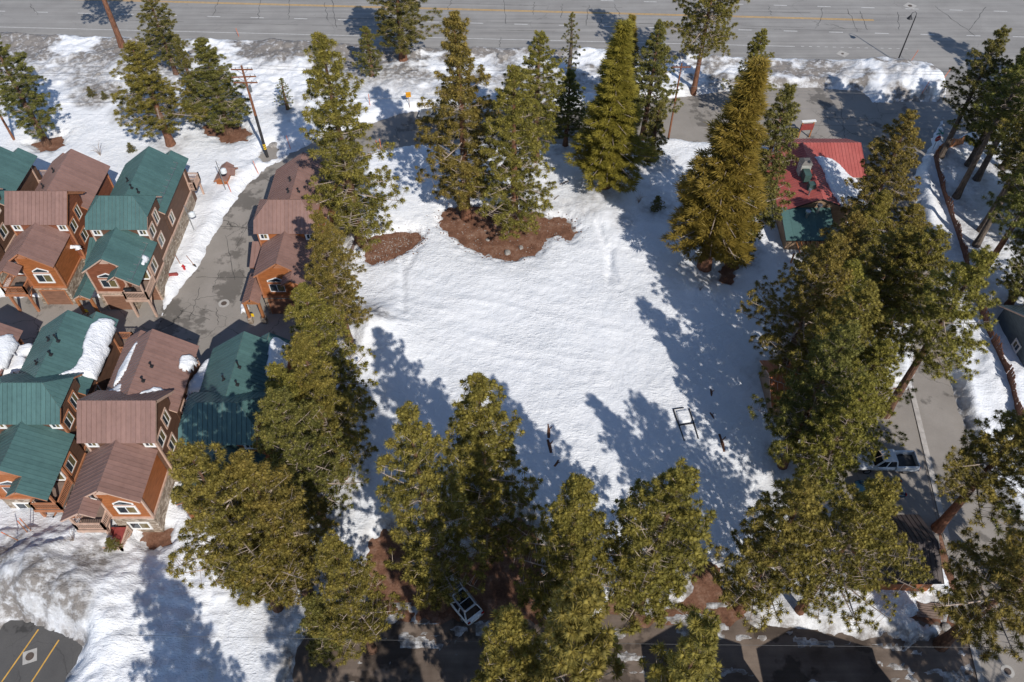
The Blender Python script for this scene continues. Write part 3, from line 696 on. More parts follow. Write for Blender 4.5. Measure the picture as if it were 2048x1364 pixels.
    if entry:
        # side entry: shed roof piece, porch gable with timber truss
        e = MB().box(-4.25, -2.66, 3.4, 5.6, 0, 4.25).build('wall', M[wall], t)
        roof_plane(t, [(-4.5, 5.9, 5.5), (-2.7, 5.9, 5.5), (-2.7, 2.9, 4.3), (-4.5, 2.9, 4.3)], rm, tm)
        roof_plane(t, [(-3.6, -1.7, 4.05), (-3.6, 2.86, 4.05), (-2.68, 2.86, 3.4), (-2.68, -1.7, 3.4)], rm, tm)
        roof_plane(t, [(-3.605, -1.7, 4.05), (-3.605, 2.86, 4.05), (-4.6, 2.86, 3.4), (-4.6, -1.7, 3.4)], rm, tm)
        m = MB()
        for x in (-4.4, -2.85):
            m.box(x-.13, x+.13, -1.55, -1.29, .9, 3.2)
        m.bar((-4.5, -1.42, 3.15), (-2.75, -1.42, 3.15), .16, .2); m.bar((-3.6, -1.42, 3.2), (-3.6, -1.42, 3.85), .14, .14, (0, 1, 0))
        m.bar((-4.4, -1.42, 3.2), (-3.65, -1.42, 3.8), .14, .16); m.bar((-2.8, -1.42, 3.2), (-3.55, -1.42, 3.8), .14, .16)
        m.build('porch_truss', M['timber'], t)
        for x in (-4.4, -2.85): MB().box(x-.24, x+.24, -1.66, -1.18, 0, .9).build('stone_pier', M['stone'], t)
        MB().box(-4.02, -3.72, -1.7, -1.66, 1.3, 1.75).build('yellow_plate', M['yellow'], t)
        MB().box(-4.0, -3.0, 3.34, 3.39, .05, 2.15).build('entry_door', M['garage'], t)
    return t
def copyz(f): return f
V3 = ((.25, 10.2, .5), (-.9, 12.0, .45), (.9, 10.0, .5))
townhouse(-62.0, 62.4, 17.4, 1, True, 'green_roof', 'side_brown', 'side_red', 'trim', 'green roofed townhouse cut off by the left edge, nearest the highway', guard=False, entry=True, vents=V3)
H2 = townhouse(-52.4, 61.8, 17.0, -1, False, 'brown_roof', 'side_red', 'side_orange', 'trim_orange', 'brown roofed townhouse between two green roofed ones in the upper row', vents=((-1.4, 10.5, .5), (-1.0, 13, .5)))
H3 = townhouse(-43.3, 61.0, 18.3, 1, True, 'green_roof', 'side_brown', 'side_red', 'trim', 'green roofed townhouse at the bend of the drive, stone base facing the snowbank', entry=True, guard=True, vents=V3)
H4 = townhouse(-24.75, 60.35, 17.8, 1, True, 'brown_roof', 'side_orange', 'side_orange', 'trim_orange', 'brown roofed townhouse standing alone east of the drive beside tall pines', entry=True, vents=((.6, 10.5, .5), (-.7, 12.6, .5), (-.5, 10.4, .5)))
H5 = townhouse(-52.6, 35.2, 17.3, -1, False, 'brown_roof', 'side_orange', 'side_orange', 'trim_orange', 'brown roofed townhouse mostly cut off by the left edge, its back roof under deep snow', lower=True)
H6 = townhouse(-43.5, 35.45, 17.5, 1, True, 'green_roof', 'side_brown', 'side_orange', 'trim_orange', 'green roofed townhouse in the lower row with a wide snow strip along its eave', lower=True, deck=(2.1, 5.0, -1.5, 1.3), vents=((.3, 11.5, .5), (.35, 13.2, .9), (-.9, 10.8, .4), (-.8, 13.6, .4)))
H7 = townhouse(-34.5, 33.5, 17.0, -1, False, 'brown_roof', 'side_brown', 'side_orange', 'trim', 'brown roofed townhouse in the lower row with the hot tub deck', lower=True, deck=(-.15, 3.5, -2.5, -.12), vents=((.7, 10.6, .5), (.9, 12.4, .5)))
H8 = townhouse(-25.65, 33.3, 16.9, 1, True, 'green_roof', 'side_orange', 'side_orange', 'trim_orange', 'green roofed townhouse in the lower row shaded by the big pines', lower=True, vents=((.4, 12.2, .8), (-.8, 11.0, .5), (.6, 10.3, .5)))
# ---- things standing on the balconies and decks
def grill(x, y, z, label, rz=0):
    t = empty('covered_grill', (x, y, z), rz, label, 'grill'); m = MB()
    A = [(-.62, -.33, 0), (.62, -.33, 0), (.62, .33, 0), (-.62, .33, 0)]; B = [(-.56, -.3, .75), (.56, -.3, .75), (.56, .3, .75), (-.56, .3, .75)]
    m.hull(A, B); m.build('cover_skirt', M['black'], t)
    m = MB(); pts = [(-.3, .76), (-.29, .98), (-.15, 1.14), (.1, 1.15), (.27, 1.0), (.3, .76)]
    m.prism([(-.45, a, b) for a, b in pts], (.9, 0, 0)); m.build('cover_hood', M['black'], t)
grill(-41.9, 60.2, 3.06, 'black covered barbecue on the green townhouse balcony by the bend')
grill(-23.3, 59.6, 3.06, 'black covered barbecue on the lone brown townhouse balcony', 0)
grill(-54.0, 61.0, 3.06, 'black covered barbecue on the upper row brown townhouse balcony')
grill(-41.8, 34.9, 3.06, 'black covered barbecue on the lower row green townhouse balcony')
t = empty('hot_tub', (-35.55, 32.2, .71), 0, 'maroon covered hot tub on the lower deck', 'hot tub')
MB().box(-.95, .95, -.85, .85, 0, .75).build('tub_shell', M['timber'], t)
for s in (-1, 1):
    q = sorted((s*.01, s*1.02)); m = MB(); m.hull([(q[0], -.95, .752), (q[1], -.95, .752), (q[1], .95, .752), (q[0], .95, .752)], [(q[0]+.03, -.9, .90), (q[1]-.03, -.9, .90), (q[1]-.03, .9, .90), (q[0]+.03, .9, .90)]); m.build('cover_half', M['maroon'], t)
def patio_chair(x, y, z, rz, label):
    t = empty('patio_chair', (x, y, z), rz, label, 'chair')
    MB().box(-.26, .26, -.25, .25, .38, .43).build('seat', M['black'], t); MB().hull([(-.26, .22, .44), (.26, .22, .44), (.26, .27, .44), (-.26, .27, .44)], [(-.24, .36, .95), (.24, .36, .95), (.24, .4, .95), (-.24, .4, .95)]).build('backrest', M['black'], t)
    for sx in (-1, 1):
        for sy in (-1, 1): MB().box(sx*.23-.02, sx*.23+.02, sy*.22-.02, sy*.22+.02, 0, .379).build('leg', M['black'], t)
patio_chair(-40.6, 34.75, 3.06, R(150), 'black patio chair at the right end of the green townhouse balcony')
patio_chair(-37.2, 32.0, .71, R(40), 'black patio chair beside the maroon hot tub')
patio_chair(-55.2, 61.0, 3.06, R(200), 'black patio chair on the upper row brown townhouse balcony')
# ---- snow lying on the roofs
def snow_patch(name, P, zf, thick, label, step=.16, seed=0, ground=False, wet=.35):
    a = np.array(P); x0, y0 = a.min(0)-.5; x1, y1 = a.max(0)+.5
    gx, gy = np.meshgrid(np.arange(x0, x1, step), np.arange(y0, y1, step))
    sd = -sdist(P, gx, gy)+.42*fbm(gx*1.1+seed, gy*1.1, 4)
    z = zf(gx, gy)+thick*sstep(-.05, wet, sd)*(1+.55*fbm(gx*.9+seed, gy*.9, 4)+.12*fbm(gx*4, gy*4, 2))-.05*(sd < .0)-.02
    n0, n1 = gx.shape; idx = np.arange(n0*n1).reshape(n0, n1)
    F_ = np.stack([idx[:-1, :-1], idx[:-1, 1:], idx[1:, 1:], idx[1:, :-1]], -1).reshape(-1, 4)
    k = (sd.reshape(-1)[F_] > -.06).all(1); F_ = F_[k]
    u = np.zeros(n0*n1, bool); u[F_.ravel()] = True; rm = np.cumsum(u)-1
    me = fastmesh(name, np.stack([gx, gy, z], -1).reshape(-1, 3)[u], rm[F_])
    o = link(name, me, M['roof_snow']); sol = o.modifiers.new('thickness', 'SOLIDIFY'); sol.thickness = .06; sol.offset = -1
    return tag(o, label, 'snow')
def slope(cx, zr, sgn): return (zr+sgn*cx*PITCHR if False else zr+PITCHR*cx*sgn, -PITCHR*sgn, 0.0)   # z = a + bx*X on the sgn side of the ridge
def zplane(pl): return lambda X, Y: pl[0]+pl[1]*X+pl[2]*Y
def roof_patch(pix, pl, thick, label, **k): return snow_patch('roof_snow', [onplane(x, y, *pl) for x, y in pix], zplane(pl), thick, label, **k)
z4 = lambda L: [(a/4.548, 600+b/4.548) for a, b in L]
pl6 = slope(-43.5, 9.24, 1); roof_patch(z4([(900,165),(985,170),(1060,205),(1035,330),(1010,380),(960,560),(880,735),(790,700),(640,715),(480,715),(620,650),(700,590),(740,480),(770,360),(820,230)]), pl6, .55, 'wide strip of snow along the eave of the green roofed lower townhouse', seed=1)
pl5 = slope(-52.6, 9.24, 1); roof_patch(z4([(-260,330),(0,330),(110,300),(140,370),(220,420),(300,400),(330,420),(330,470),(250,520),(280,640),(100,690),(-260,690)]), (5.6, 0, .0), .55, 'deep snow drift between the brown and green lower townhouses at the left edge', seed=2)
roof_patch(z4([(-260,340),(0,335),(105,300),(150,380),(195,410),(60,640),(-260,640)]), pl5, .5, 'thick snow on the brown townhouse roof at the left edge', seed=3)
pl7l = slope(-34.5, 9.24, -1); roof_patch(z4([(1250,370),(1220,470),(1160,610),(1105,720),(1040,790),(1030,760),(1090,620),(1170,480)]), pl7l, .28, 'narrow snow strip on the shaded slope of the hot tub townhouse', seed=4)
roof_patch(z4([(905,880),(1000,810),(1100,760),(1110,880),(1060,905)]), pl7l, .22, 'snow wedge behind the ridge of the hot tub townhouse', seed=5)
pl7r = slope(-34.5, 9.24, 1); roof_patch(z4([(1200,895),(1300,840),(1400,795),(1480,800),(1520,860),(1440,890)]), pl7r, .4, 'snow wedge in the valley of the hot tub townhouse roof', seed=6)
roof_patch(z4([(1640,520),(1740,495),(1800,540),(1815,610),(1740,650),(1690,670),(1635,610)]), pl7r, .6, 'round overhanging snow cornice on the eave of the hot tub townhouse', seed=7)
roof_patch([(x/4.547+350, 600+y/4.547) for x, y in [(230,620),(300,545),(380,545),(360,640),(320,700),(290,830),(150,850),(110,930),(100,820),(160,700)]], (5.2, 0, 0), .6, 'snow heap wedged between the two right hand lower townhouses', seed=8)
pl8 = slope(-25.65, 9.24, 1); roof_patch([(x/4.547+350, 600+y/4.547) for x, y in [(850,370),(900,335),(960,360),(1060,420),(1010,640),(930,800),(860,780),(810,660),(840,520)]], pl8, .5, 'snow along the pine shaded eave of the green roofed lower townhouse', seed=9)
plf3 = slope(-43.3, 8.34, 1); roof_patch([(140+x/6.819, 440+y/6.819) for x, y in [(970,460),(1060,490),(1095,520),(1040,590),(1000,630),(965,600),(985,540)]], plf3, .22, 'small leftover snow patch on the front roof of the townhouse at the bend', seed=10)
roof_patch([(140+x/6.819, 440+y/6.819) for x, y in [(-80,330),(0,330),(150,345),(165,380),(130,420),(-60,400)]], (4.9, 0, 0), .3, 'snow lump on the entry roof between the upper townhouses', seed=11)
# ================================================================== red-roofed restaurant on the right
t = empty('red_roofed_lodge', (37, 78, 0), 0, 'red metal roofed building with green back porch beside the frontage road', 'building')
def rl(P): return [(x-37, y-78, z) for x, y, z in P]
roof_plane(t, rl([(34.5, 85.4, 4.9), (44.9, 85.4, 4.9), (44.2, 88.2, 3.5), (34.5, 88.2, 3.5)]), M['red_roof'], M['trim'])
roof_plane(t, rl([(34.5, 85.4, 4.9), (44.9, 85.4, 4.9), (44.9, 80.5, 3.2), (34.5, 80.5, 3.2)]), M['red_roof'], M['trim'])
roof_plane(t, rl([(36.9, 73.6, 5.5), (36.9, 84.6, 5.5), (32.2, 84.6, 3.5), (32.2, 73.6, 3.5)]), M['red_roof'], M['dark_metal'])
roof_plane(t, rl([(36.91, 73.6, 5.5), (36.91, 84.6, 5.5), (41.6, 84.6, 3.5), (41.6, 73.6, 3.5)]), M['red_roof'], M['dark_metal'])
roof_plane(t, rl([(32.3, 73.9, 3.9), (38.3, 73.9, 3.9), (38.3, 69.4, 2.7), (32.3, 69.4, 2.7)]), M['green_roof'], M['dark_metal'], w=1.0, rib=.01)
MB().prism(rl([(32.7, 73.95, 0), (41.1, 73.95, 0), (41.1, 73.95, 3.45), (36.9, 73.95, 5.2), (32.7, 73.95, 3.45)]), (0, 10.4, 0)).build('wall', M['side_tan'], t)
MB().box(34.9-37, 44.4-37, 84.4-78, 87.8-78, 0, 3.3).build('wall', M['side_red'], t)
MB().box(32.7-37, 38-37, 70-78, 73.9-78, 0, 2.4).build('porch_wall', M['side_tan'], t)
m = MB()
m.box(35.3-37, 36.5-37, 78.6-78, 79.9-78, 4.2, 6.6); m.build('chimney', M['side_grey'], t)
ch = t.children[-1]
MB().hull(rl([(35.2, 78.5, 6.62), (36.6, 78.5, 6.62), (36.6, 80, 6.62), (35.2, 80, 6.62)]), rl([(35.6, 78.9, 6.95), (36.2, 78.9, 6.95), (36.2, 79.6, 6.95), (35.6, 79.6, 6.95)])).build('chimney_cap', M['grey_roof'], ch)
MB().box(35.5-37, 36.3-37, 77.2-78, 78.55-78, 4.6, 6.1).build('duct', M['side_green'], t); MB().box(35.7-37, 36.5-37, 75.6-78, 76.4-78, 4.7, 5.9).build('roof_unit', M['side_green'], t)
for (x, y, z, r) in ((36.6, 73.2, 4.0, .3), (35.2, 72.6, 3.5, .32), (35.6, 74.9, 4.9, .16)):
    m = MB(); m.cyl(x-37, y-78, z-.4, z+.75, r*.55, 12); m.cyl(x-37, y-78, z+.76, z+1.0, r, 14); m.build('flue', M['steel'], t)
m = MB()
for k in range(9): m.box(33.6-37+k*.55, 33.72-37+k*.55, 67.6-78, 70.2-78, 2.2, 2.36)
m.build('pergola_beam', M['timber'], t)
MB().box(32.8-37, 38.8-37, 67.2-78, 69.9-78, .3, .55).build('deck', M['deck'], t)
for x in (33, 36, 38.6): MB().box(x-37-.08, x-37+.08, 67.6-78, 67.78-78, .56, 2.19).build('post', M['timber'], t)
roof_patch([(1340+x/4.263, 240+y/4.263) for x, y in [(1220,310),(1340,320),(1400,345),(1480,315),(1540,330),(1560,400),(1560,470),(1620,560),(1680,700),(1660,760),(1560,760),(1460,740),(1390,650),(1330,520),(1290,400)]], (5.5+36.9*.4255, -.4255, 0), .35, 'sun dappled snow sheet on the red metal roof', seed=12, step=.14)
# entrance sign of the lodge, seen end-on
t = empty('roadside_sign', (G(1607, 275)[0], G(1607, 275)[1], 0), R(6), 'white and maroon sign panel on posts beside the red roof', 'sign')
for s in (-1, 1): MB().box(s*.8-.08, s*.8+.08, -.08, .08, 0, 2.6).build('post', M['timber'], t)
MB().box(-.9, .9, -.12, .12, 1.3, 2.2).build('panel', M['maroon'], t); MB().box(-1.0, 1.0, -.2, .2, 2.61, 2.75).build('cap_rail', M['white'], t)
# ================================================================== other cabins
def cabin(name, x0, x1, y0, y1, ze, zr, along, roof, wall, label, trim='trim', windows=()):
    cx, cy = (x0+x1)/2, (y0+y1)/2; t = empty(name, (cx, cy, 0), 0, label, 'building'); a, b = (x1-x0)/2, (y1-y0)/2; o = .4
    if along == 'x':
        roof_plane(t, [(-a-o, 0, zr), (a+o, 0, zr), (a+o, b+o, ze), (-a-o, b+o, ze)], M[roof], M[trim]); roof_plane(t, [(-a-o, -.01, zr), (a+o, -.01, zr), (a+o, -b-o, ze), (-a-o, -b-o, ze)], M[roof], M[trim])
        MB().prism([(-a, -b, 0), (-a, b, 0), (-a, b, ze+.1), (-a, 0, zr-.25), (-a, -b, ze+.1)], (2*a, 0, 0)).build('wall', M[wall], t)
    else:
        roof_plane(t, [(0, -b-o, zr), (0, b+o, zr), (a+o, b+o, ze), (a+o, -b-o, ze)], M[roof], M[trim]); roof_plane(t, [(-.01, -b-o, zr), (-.01, b+o, zr), (-a-o, b+o, ze), (-a-o, -b-o, ze)], M[roof], M[trim])
        MB().prism([(-a, -b, 0), (a, -b, 0), (a, -b, ze+.1), (0, -b, zr-.25), (-a, -b, ze+.1)], (0, 2*b, 0)).build('wall', M[wall], t)
    for (ax_, u, z, w_, h_, out) in windows:
        window(t, (u, out*b, z) if ax_ == 'x' else (out*a, u, z), ax_, w_, h_, out, trim='white')
    return t
cabin('cabin', 25.8, 31.6, 45.6, 50.6, 3.1, 4.6, 'x', 'orange_roof', 'side_tan', 'orange metal roofed cabin hidden under the dense pines')
cabin('cabin', 29.8, 35.7, 27.6, 33.2, 3.0, 4.4, 'x', 'dark_roof', 'side_orange', 'dark brown roofed cabin by the street corner, its cedar wall showing')
b = cabin('blue_grey_house', 53.9, 66, 51.4, 58.8, 2.55, 5.2, 'x', 'slate_roof', 'side_slate', 'blue grey house cut off by the right edge behind the plank fence', windows=(('y', -.8, 1.5, 1.0, .9, -1), ('x', -4.5, 1.4, 1.4, 1.0, -1)))
# two gabled houses south of the dirt road; only their shadows reach the picture
cabin('gabled_house', 15.3, 22.8, 3.5, 14.9, 7.55, 9.2, 'y', 'grey_roof', 'side_tan', 'gabled house south of the dirt road casting the left gable shadow')
cabin('gabled_house', 24.8, 33.6, 3.5, 14.6, 7.5, 9.3, 'y', 'brown_roof', 'side_brown', 'gabled house south of the dirt road casting the right gable shadow')
# ================================================================== trees
def tuft_template(rs, nb, spread, flat=1.0, wid=.13, core=0):
    """kite-shaped needle sprays around +Z axis, unit length"""
    V = []; F_ = []
    for k in range(nb):
        th = math.acos(1-(1-math.cos(spread))*((k+.5)/nb)); ph = k*2.39996+rs.uniform(-.3, .3)
        d = Vector((math.sin(th)*math.cos(ph), math.sin(th)*math.sin(ph)*flat, math.cos(th))).normalized()*rs.uniform(.8, 1.12)
        u = d.cross(Vector((rs.uniform(-1, 1), rs.uniform(-1, 1), rs.uniform(-1, 1)))).normalized()*wid*rs.uniform(.8, 1.25)
        n = len(V); V += [tuple(d*.08), tuple(d*.42+u), tuple(d), tuple(d*.42-u)]; F_.append((n, n+1, n+2, n+3))
    if core:
        n = len(V); e = core*.62
        for z in (-1, 1):
            for y in (-1, 1):
                for x in (-1, 1): V.append((x*e*.62*rs.uniform(.8, 1.2), y*e*.62*rs.uniform(.8, 1.2), .42+z*e*.62*rs.uniform(.8, 1.2)))
        F_ += [(n, n+2, n+3, n+1), (n+4, n+5, n+7, n+6), (n, n+1, n+5, n+4), (n+1, n+3, n+7, n+5), (n+3, n+2, n+6, n+7), (n+2, n, n+4, n+6)]
    return np.array(V), np.array(F_)
def frames(D):
    D = D/np.linalg.norm(D, axis=1, keepdims=True)
    u = np.where(np.abs(D[:, 2:3]) < .9, np.array([[0, 0, 1.0]]), np.array([[1.0, 0, 0]]))
    a = np.cross(u, D); a /= np.linalg.norm(a, axis=1, keepdims=True); b = np.cross(D, a); return a, b, D
def make_tree(seed, H=24.0, Rc=4.0, base=.12, nB=100, kind='pine', dens=1.0, tsize=.37, lean=.0, top=1.0):
    rs = np.random.RandomState(seed); pr = random.Random(seed)
    # trunk
    m = MB(); pts = []; rad = []; wob = [rs.uniform(-.25, .25) for _ in range(4)]
    for k in range(11):
        t = k/10; pts.append((wob[0]*math.sin(3*t+wob[1])*t, wob[2]*math.sin(4*t+wob[3])*t, -0.4+(H*.985+.4)*t)); rad.append(max(.03, .36*(1-t)**.85+.03)*(1.35 if k == 0 else 1))
    m.tube(pts, rad, 10); trunk = m.mesh('trunk')
    axis_at = lambda z: np.array([np.interp(z, [p[2] for p in pts], [p[0] for p in pts]), np.interp(z, [p[2] for p in pts], [p[1] for p in pts]), z])
    bm_ = MB(); TP = []; TD = []; TS = []; TT = []
    zb = H*base; ga = rs.uniform(0, 6.28)
    lob = [(rs.uniform(0, 6.28), rs.uniform(.0, 1.0), rs.uniform(.6, 1.3)) for _ in range(7)]
    for i in range(nB):
        t = ((i+rs.uniform(-.4, .4))/nB); t = min(max(t, 0), .985); z = zb+(H-zb)*t**(.92 if kind == 'pine' else .85)
        tz = (z-zb)/(H-zb)
        if kind == 'pine':
            prof = (1-tz)**.72*(.42+.58*min(1, tz/.22+.15))+.05
            el_ = R(-8+62*tz**1.6+rs.uniform(-14, 14)); curve = .35
        else:
            prof = (1-tz)**.95*(.75+.25*min(1, tz/.12))+.025
            el_ = R(-20+45*tz**2+rs.uniform(-8, 8)); curve = .22
        az = ga+i*2.39996+rs.uniform(-.35, .35)
        lb = 1.0
        for (la, lz, lw) in lob:
            dz = abs(lz-tz)
            if dz < .16: lb *= 1+(lw-1)*max(0, math.cos(az-la))*(1-dz/.16)
        Lb = Rc*prof*(rs.uniform(.5, 1.22) if kind == 'pine' else rs.uniform(.66, 1.12))*lb
        if Lb < .25: Lb = .25
        p0 = axis_at(z); hx, hy = math.cos(az), math.sin(az); npt = 5; path = []
        for k in range(npt):
            s = k/(npt-1); path.append(p0+np.array([hx*Lb*s*math.cos(el_), hy*Lb*s*math.cos(el_), Lb*s*math.sin(el_)+curve*Lb*s*s*.6]))
        path = np.array(path); bm_.tube([tuple(p) for p in path], [max(.018, .028*Lb**.8*(1-s*.8)) for s in np.linspace(0, 1, npt)], 4, False)
        if kind == 'pine':
            nt_ = max(3, int((3.0+4.6*Lb)*dens))
            for k in range(nt_):
                s = 1-.82*(k/nt_)**1.1 if k else 1.0
                q = np.array([np.interp(s, np.linspace(0, 1, npt), path[:, c]) for c in range(3)])
                w = (.20+.36*(1-s))*Lb*.85+.12; side = rs.uniform(-1, 1)
                off = np.array([-hy*side*w, hx*side*w, rs.uniform(-.2, .5)*min(1.4, .4*Lb+.25)])
                if k == 0: off *= .1
                p = q+off
                d = np.array([hx*.55-hy*side*.5, hy*.55+hx*side*.5, .75+rs.uniform(-.25, .35)])
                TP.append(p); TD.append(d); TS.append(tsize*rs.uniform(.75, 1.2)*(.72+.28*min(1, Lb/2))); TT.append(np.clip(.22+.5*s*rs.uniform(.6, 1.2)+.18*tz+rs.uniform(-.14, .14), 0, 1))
                if k and rs.rand() < .8: bm_.tube([tuple(q), tuple(p)], [.022, .012], 3, False)
        else:
            nt_ = max(4, int((3+7.5*Lb)*dens))
            for k in range(nt_):
                s = 1-.85*(k/nt_); q = np.array([np.interp(s, np.linspace(0, 1, npt), path[:, c]) for c in range(3)])
                side = 1 if k % 2 else -1; w = (.10+.42*(1-s)**.8*s*1.6)*Lb*rs.uniform(.3, 1.1)*side
                p = q+np.array([-hy*w, hx*w, -.06*abs(w)+rs.uniform(-.08, .14)])
                d = np.array([hx*.8-hy*side*.55, hy*.8+hx*side*.55, .10+rs.uniform(-.1, .35)])
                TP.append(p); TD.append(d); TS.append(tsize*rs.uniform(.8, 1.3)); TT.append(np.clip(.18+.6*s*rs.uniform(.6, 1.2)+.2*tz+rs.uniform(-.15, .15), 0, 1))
    # leader
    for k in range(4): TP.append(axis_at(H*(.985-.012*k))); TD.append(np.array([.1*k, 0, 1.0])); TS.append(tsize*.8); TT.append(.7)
    TP, TD, TS, TT = map(np.array, (TP, TD, TS, TT)); a, b, c = frames(TD)
    Vs, Fs, Ts = [], [], []; off = 0
    tm = [tuft_template(rs, 46, R(128), 1, .05, .52) if kind == 'pine' else tuft_template(rs, 24, R(100), .5, .07) for _ in range(4)]
    for q in range(4):
        sel = np.arange(len(TP)) % 4 == q; tv, tf = tm[q]
        W = TP[sel][:, None, :]+TS[sel][:, None, None]*(tv[None, :, 0:1]*a[sel][:, None, :]+tv[None, :, 1:2]*b[sel][:, None, :]+(tv[None, :, 2:3]*(1.15 if kind == 'pine' else 1.5))*c[sel][:, None, :])
        n = sel.sum(); Vs.append(W.reshape(-1, 3)); Fs.append((tf[None]+(np.arange(n)*len(tv))[:, None, None]).reshape(-1, 4)+off); off += n*len(tv)
        Ts.append(np.repeat(TT[sel], len(tv)))
    crown = fastmesh('crown', np.concatenate(Vs), np.concatenate(Fs), True)
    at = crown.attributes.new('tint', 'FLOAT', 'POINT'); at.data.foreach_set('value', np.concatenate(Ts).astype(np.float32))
    return trunk, bm_.mesh('branches'), crown, H, Rc
TREES = {
 'A': make_tree(11, base=.10, nB=92), 'B': make_tree(12, base=.16, nB=84), 'C': make_tree(13, base=.13, nB=96, Rc=4.2), 'D': make_tree(14, base=.20, nB=78),
 'E': make_tree(15, base=.48, nB=58, Rc=3.8), 'F': make_tree(16, base=.42, nB=62, Rc=4.2), 'S': make_tree(17, H=9, Rc=2.2, base=.03, nB=54, tsize=.31),
 'G': make_tree(18, base=.10, nB=150, Rc=3.0, kind='fir', tsize=.36), 'H': make_tree(19, base=.14, nB=150, Rc=3.2, kind='fir', tsize=.38),
 'W': make_tree(21, H=24, Rc=6.4, base=.30, nB=88), 'V': make_tree(22, H=24, Rc=5.4, base=.22, nB=92),
 'X': make_tree(20, H=12, Rc=2.2, base=.12, nB=46, dens=.45, tsize=.32)}
LEAF = {}
def tree(kind, bx, by, ty, rad, label, mat='pine_a', bark='bark', rz=None, group='pine trees', ground=None, h=None, name=None):
    X, Y = ground if ground else G(bx, by)
    if h is None: h = zat(bx, ty, Y)
    tr, br, cr, H0, R0 = TREES[kind]; z = gz(X, Y)-.1
    rnd2 = random.Random(int(bx*7+by*13))
    nm = name or ('fir_tree' if kind in 'GH' else 'pine_tree')
    t = empty(nm, (X, Y, z), rnd2.uniform(0, 6.28) if rz is None else rz, label, 'tree', 'fir trees' if kind in 'GH' and group == 'pine trees' else group)
    k_ = 1.15 if kind not in 'GHSX' else 1.1; t.scale = (k_*rad/R0, k_*rad/R0, h/H0)
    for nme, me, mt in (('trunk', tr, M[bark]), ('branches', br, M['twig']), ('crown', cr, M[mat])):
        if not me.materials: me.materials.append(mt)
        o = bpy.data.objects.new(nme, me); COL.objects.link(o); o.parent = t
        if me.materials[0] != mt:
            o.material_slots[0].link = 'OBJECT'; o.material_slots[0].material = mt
    return t
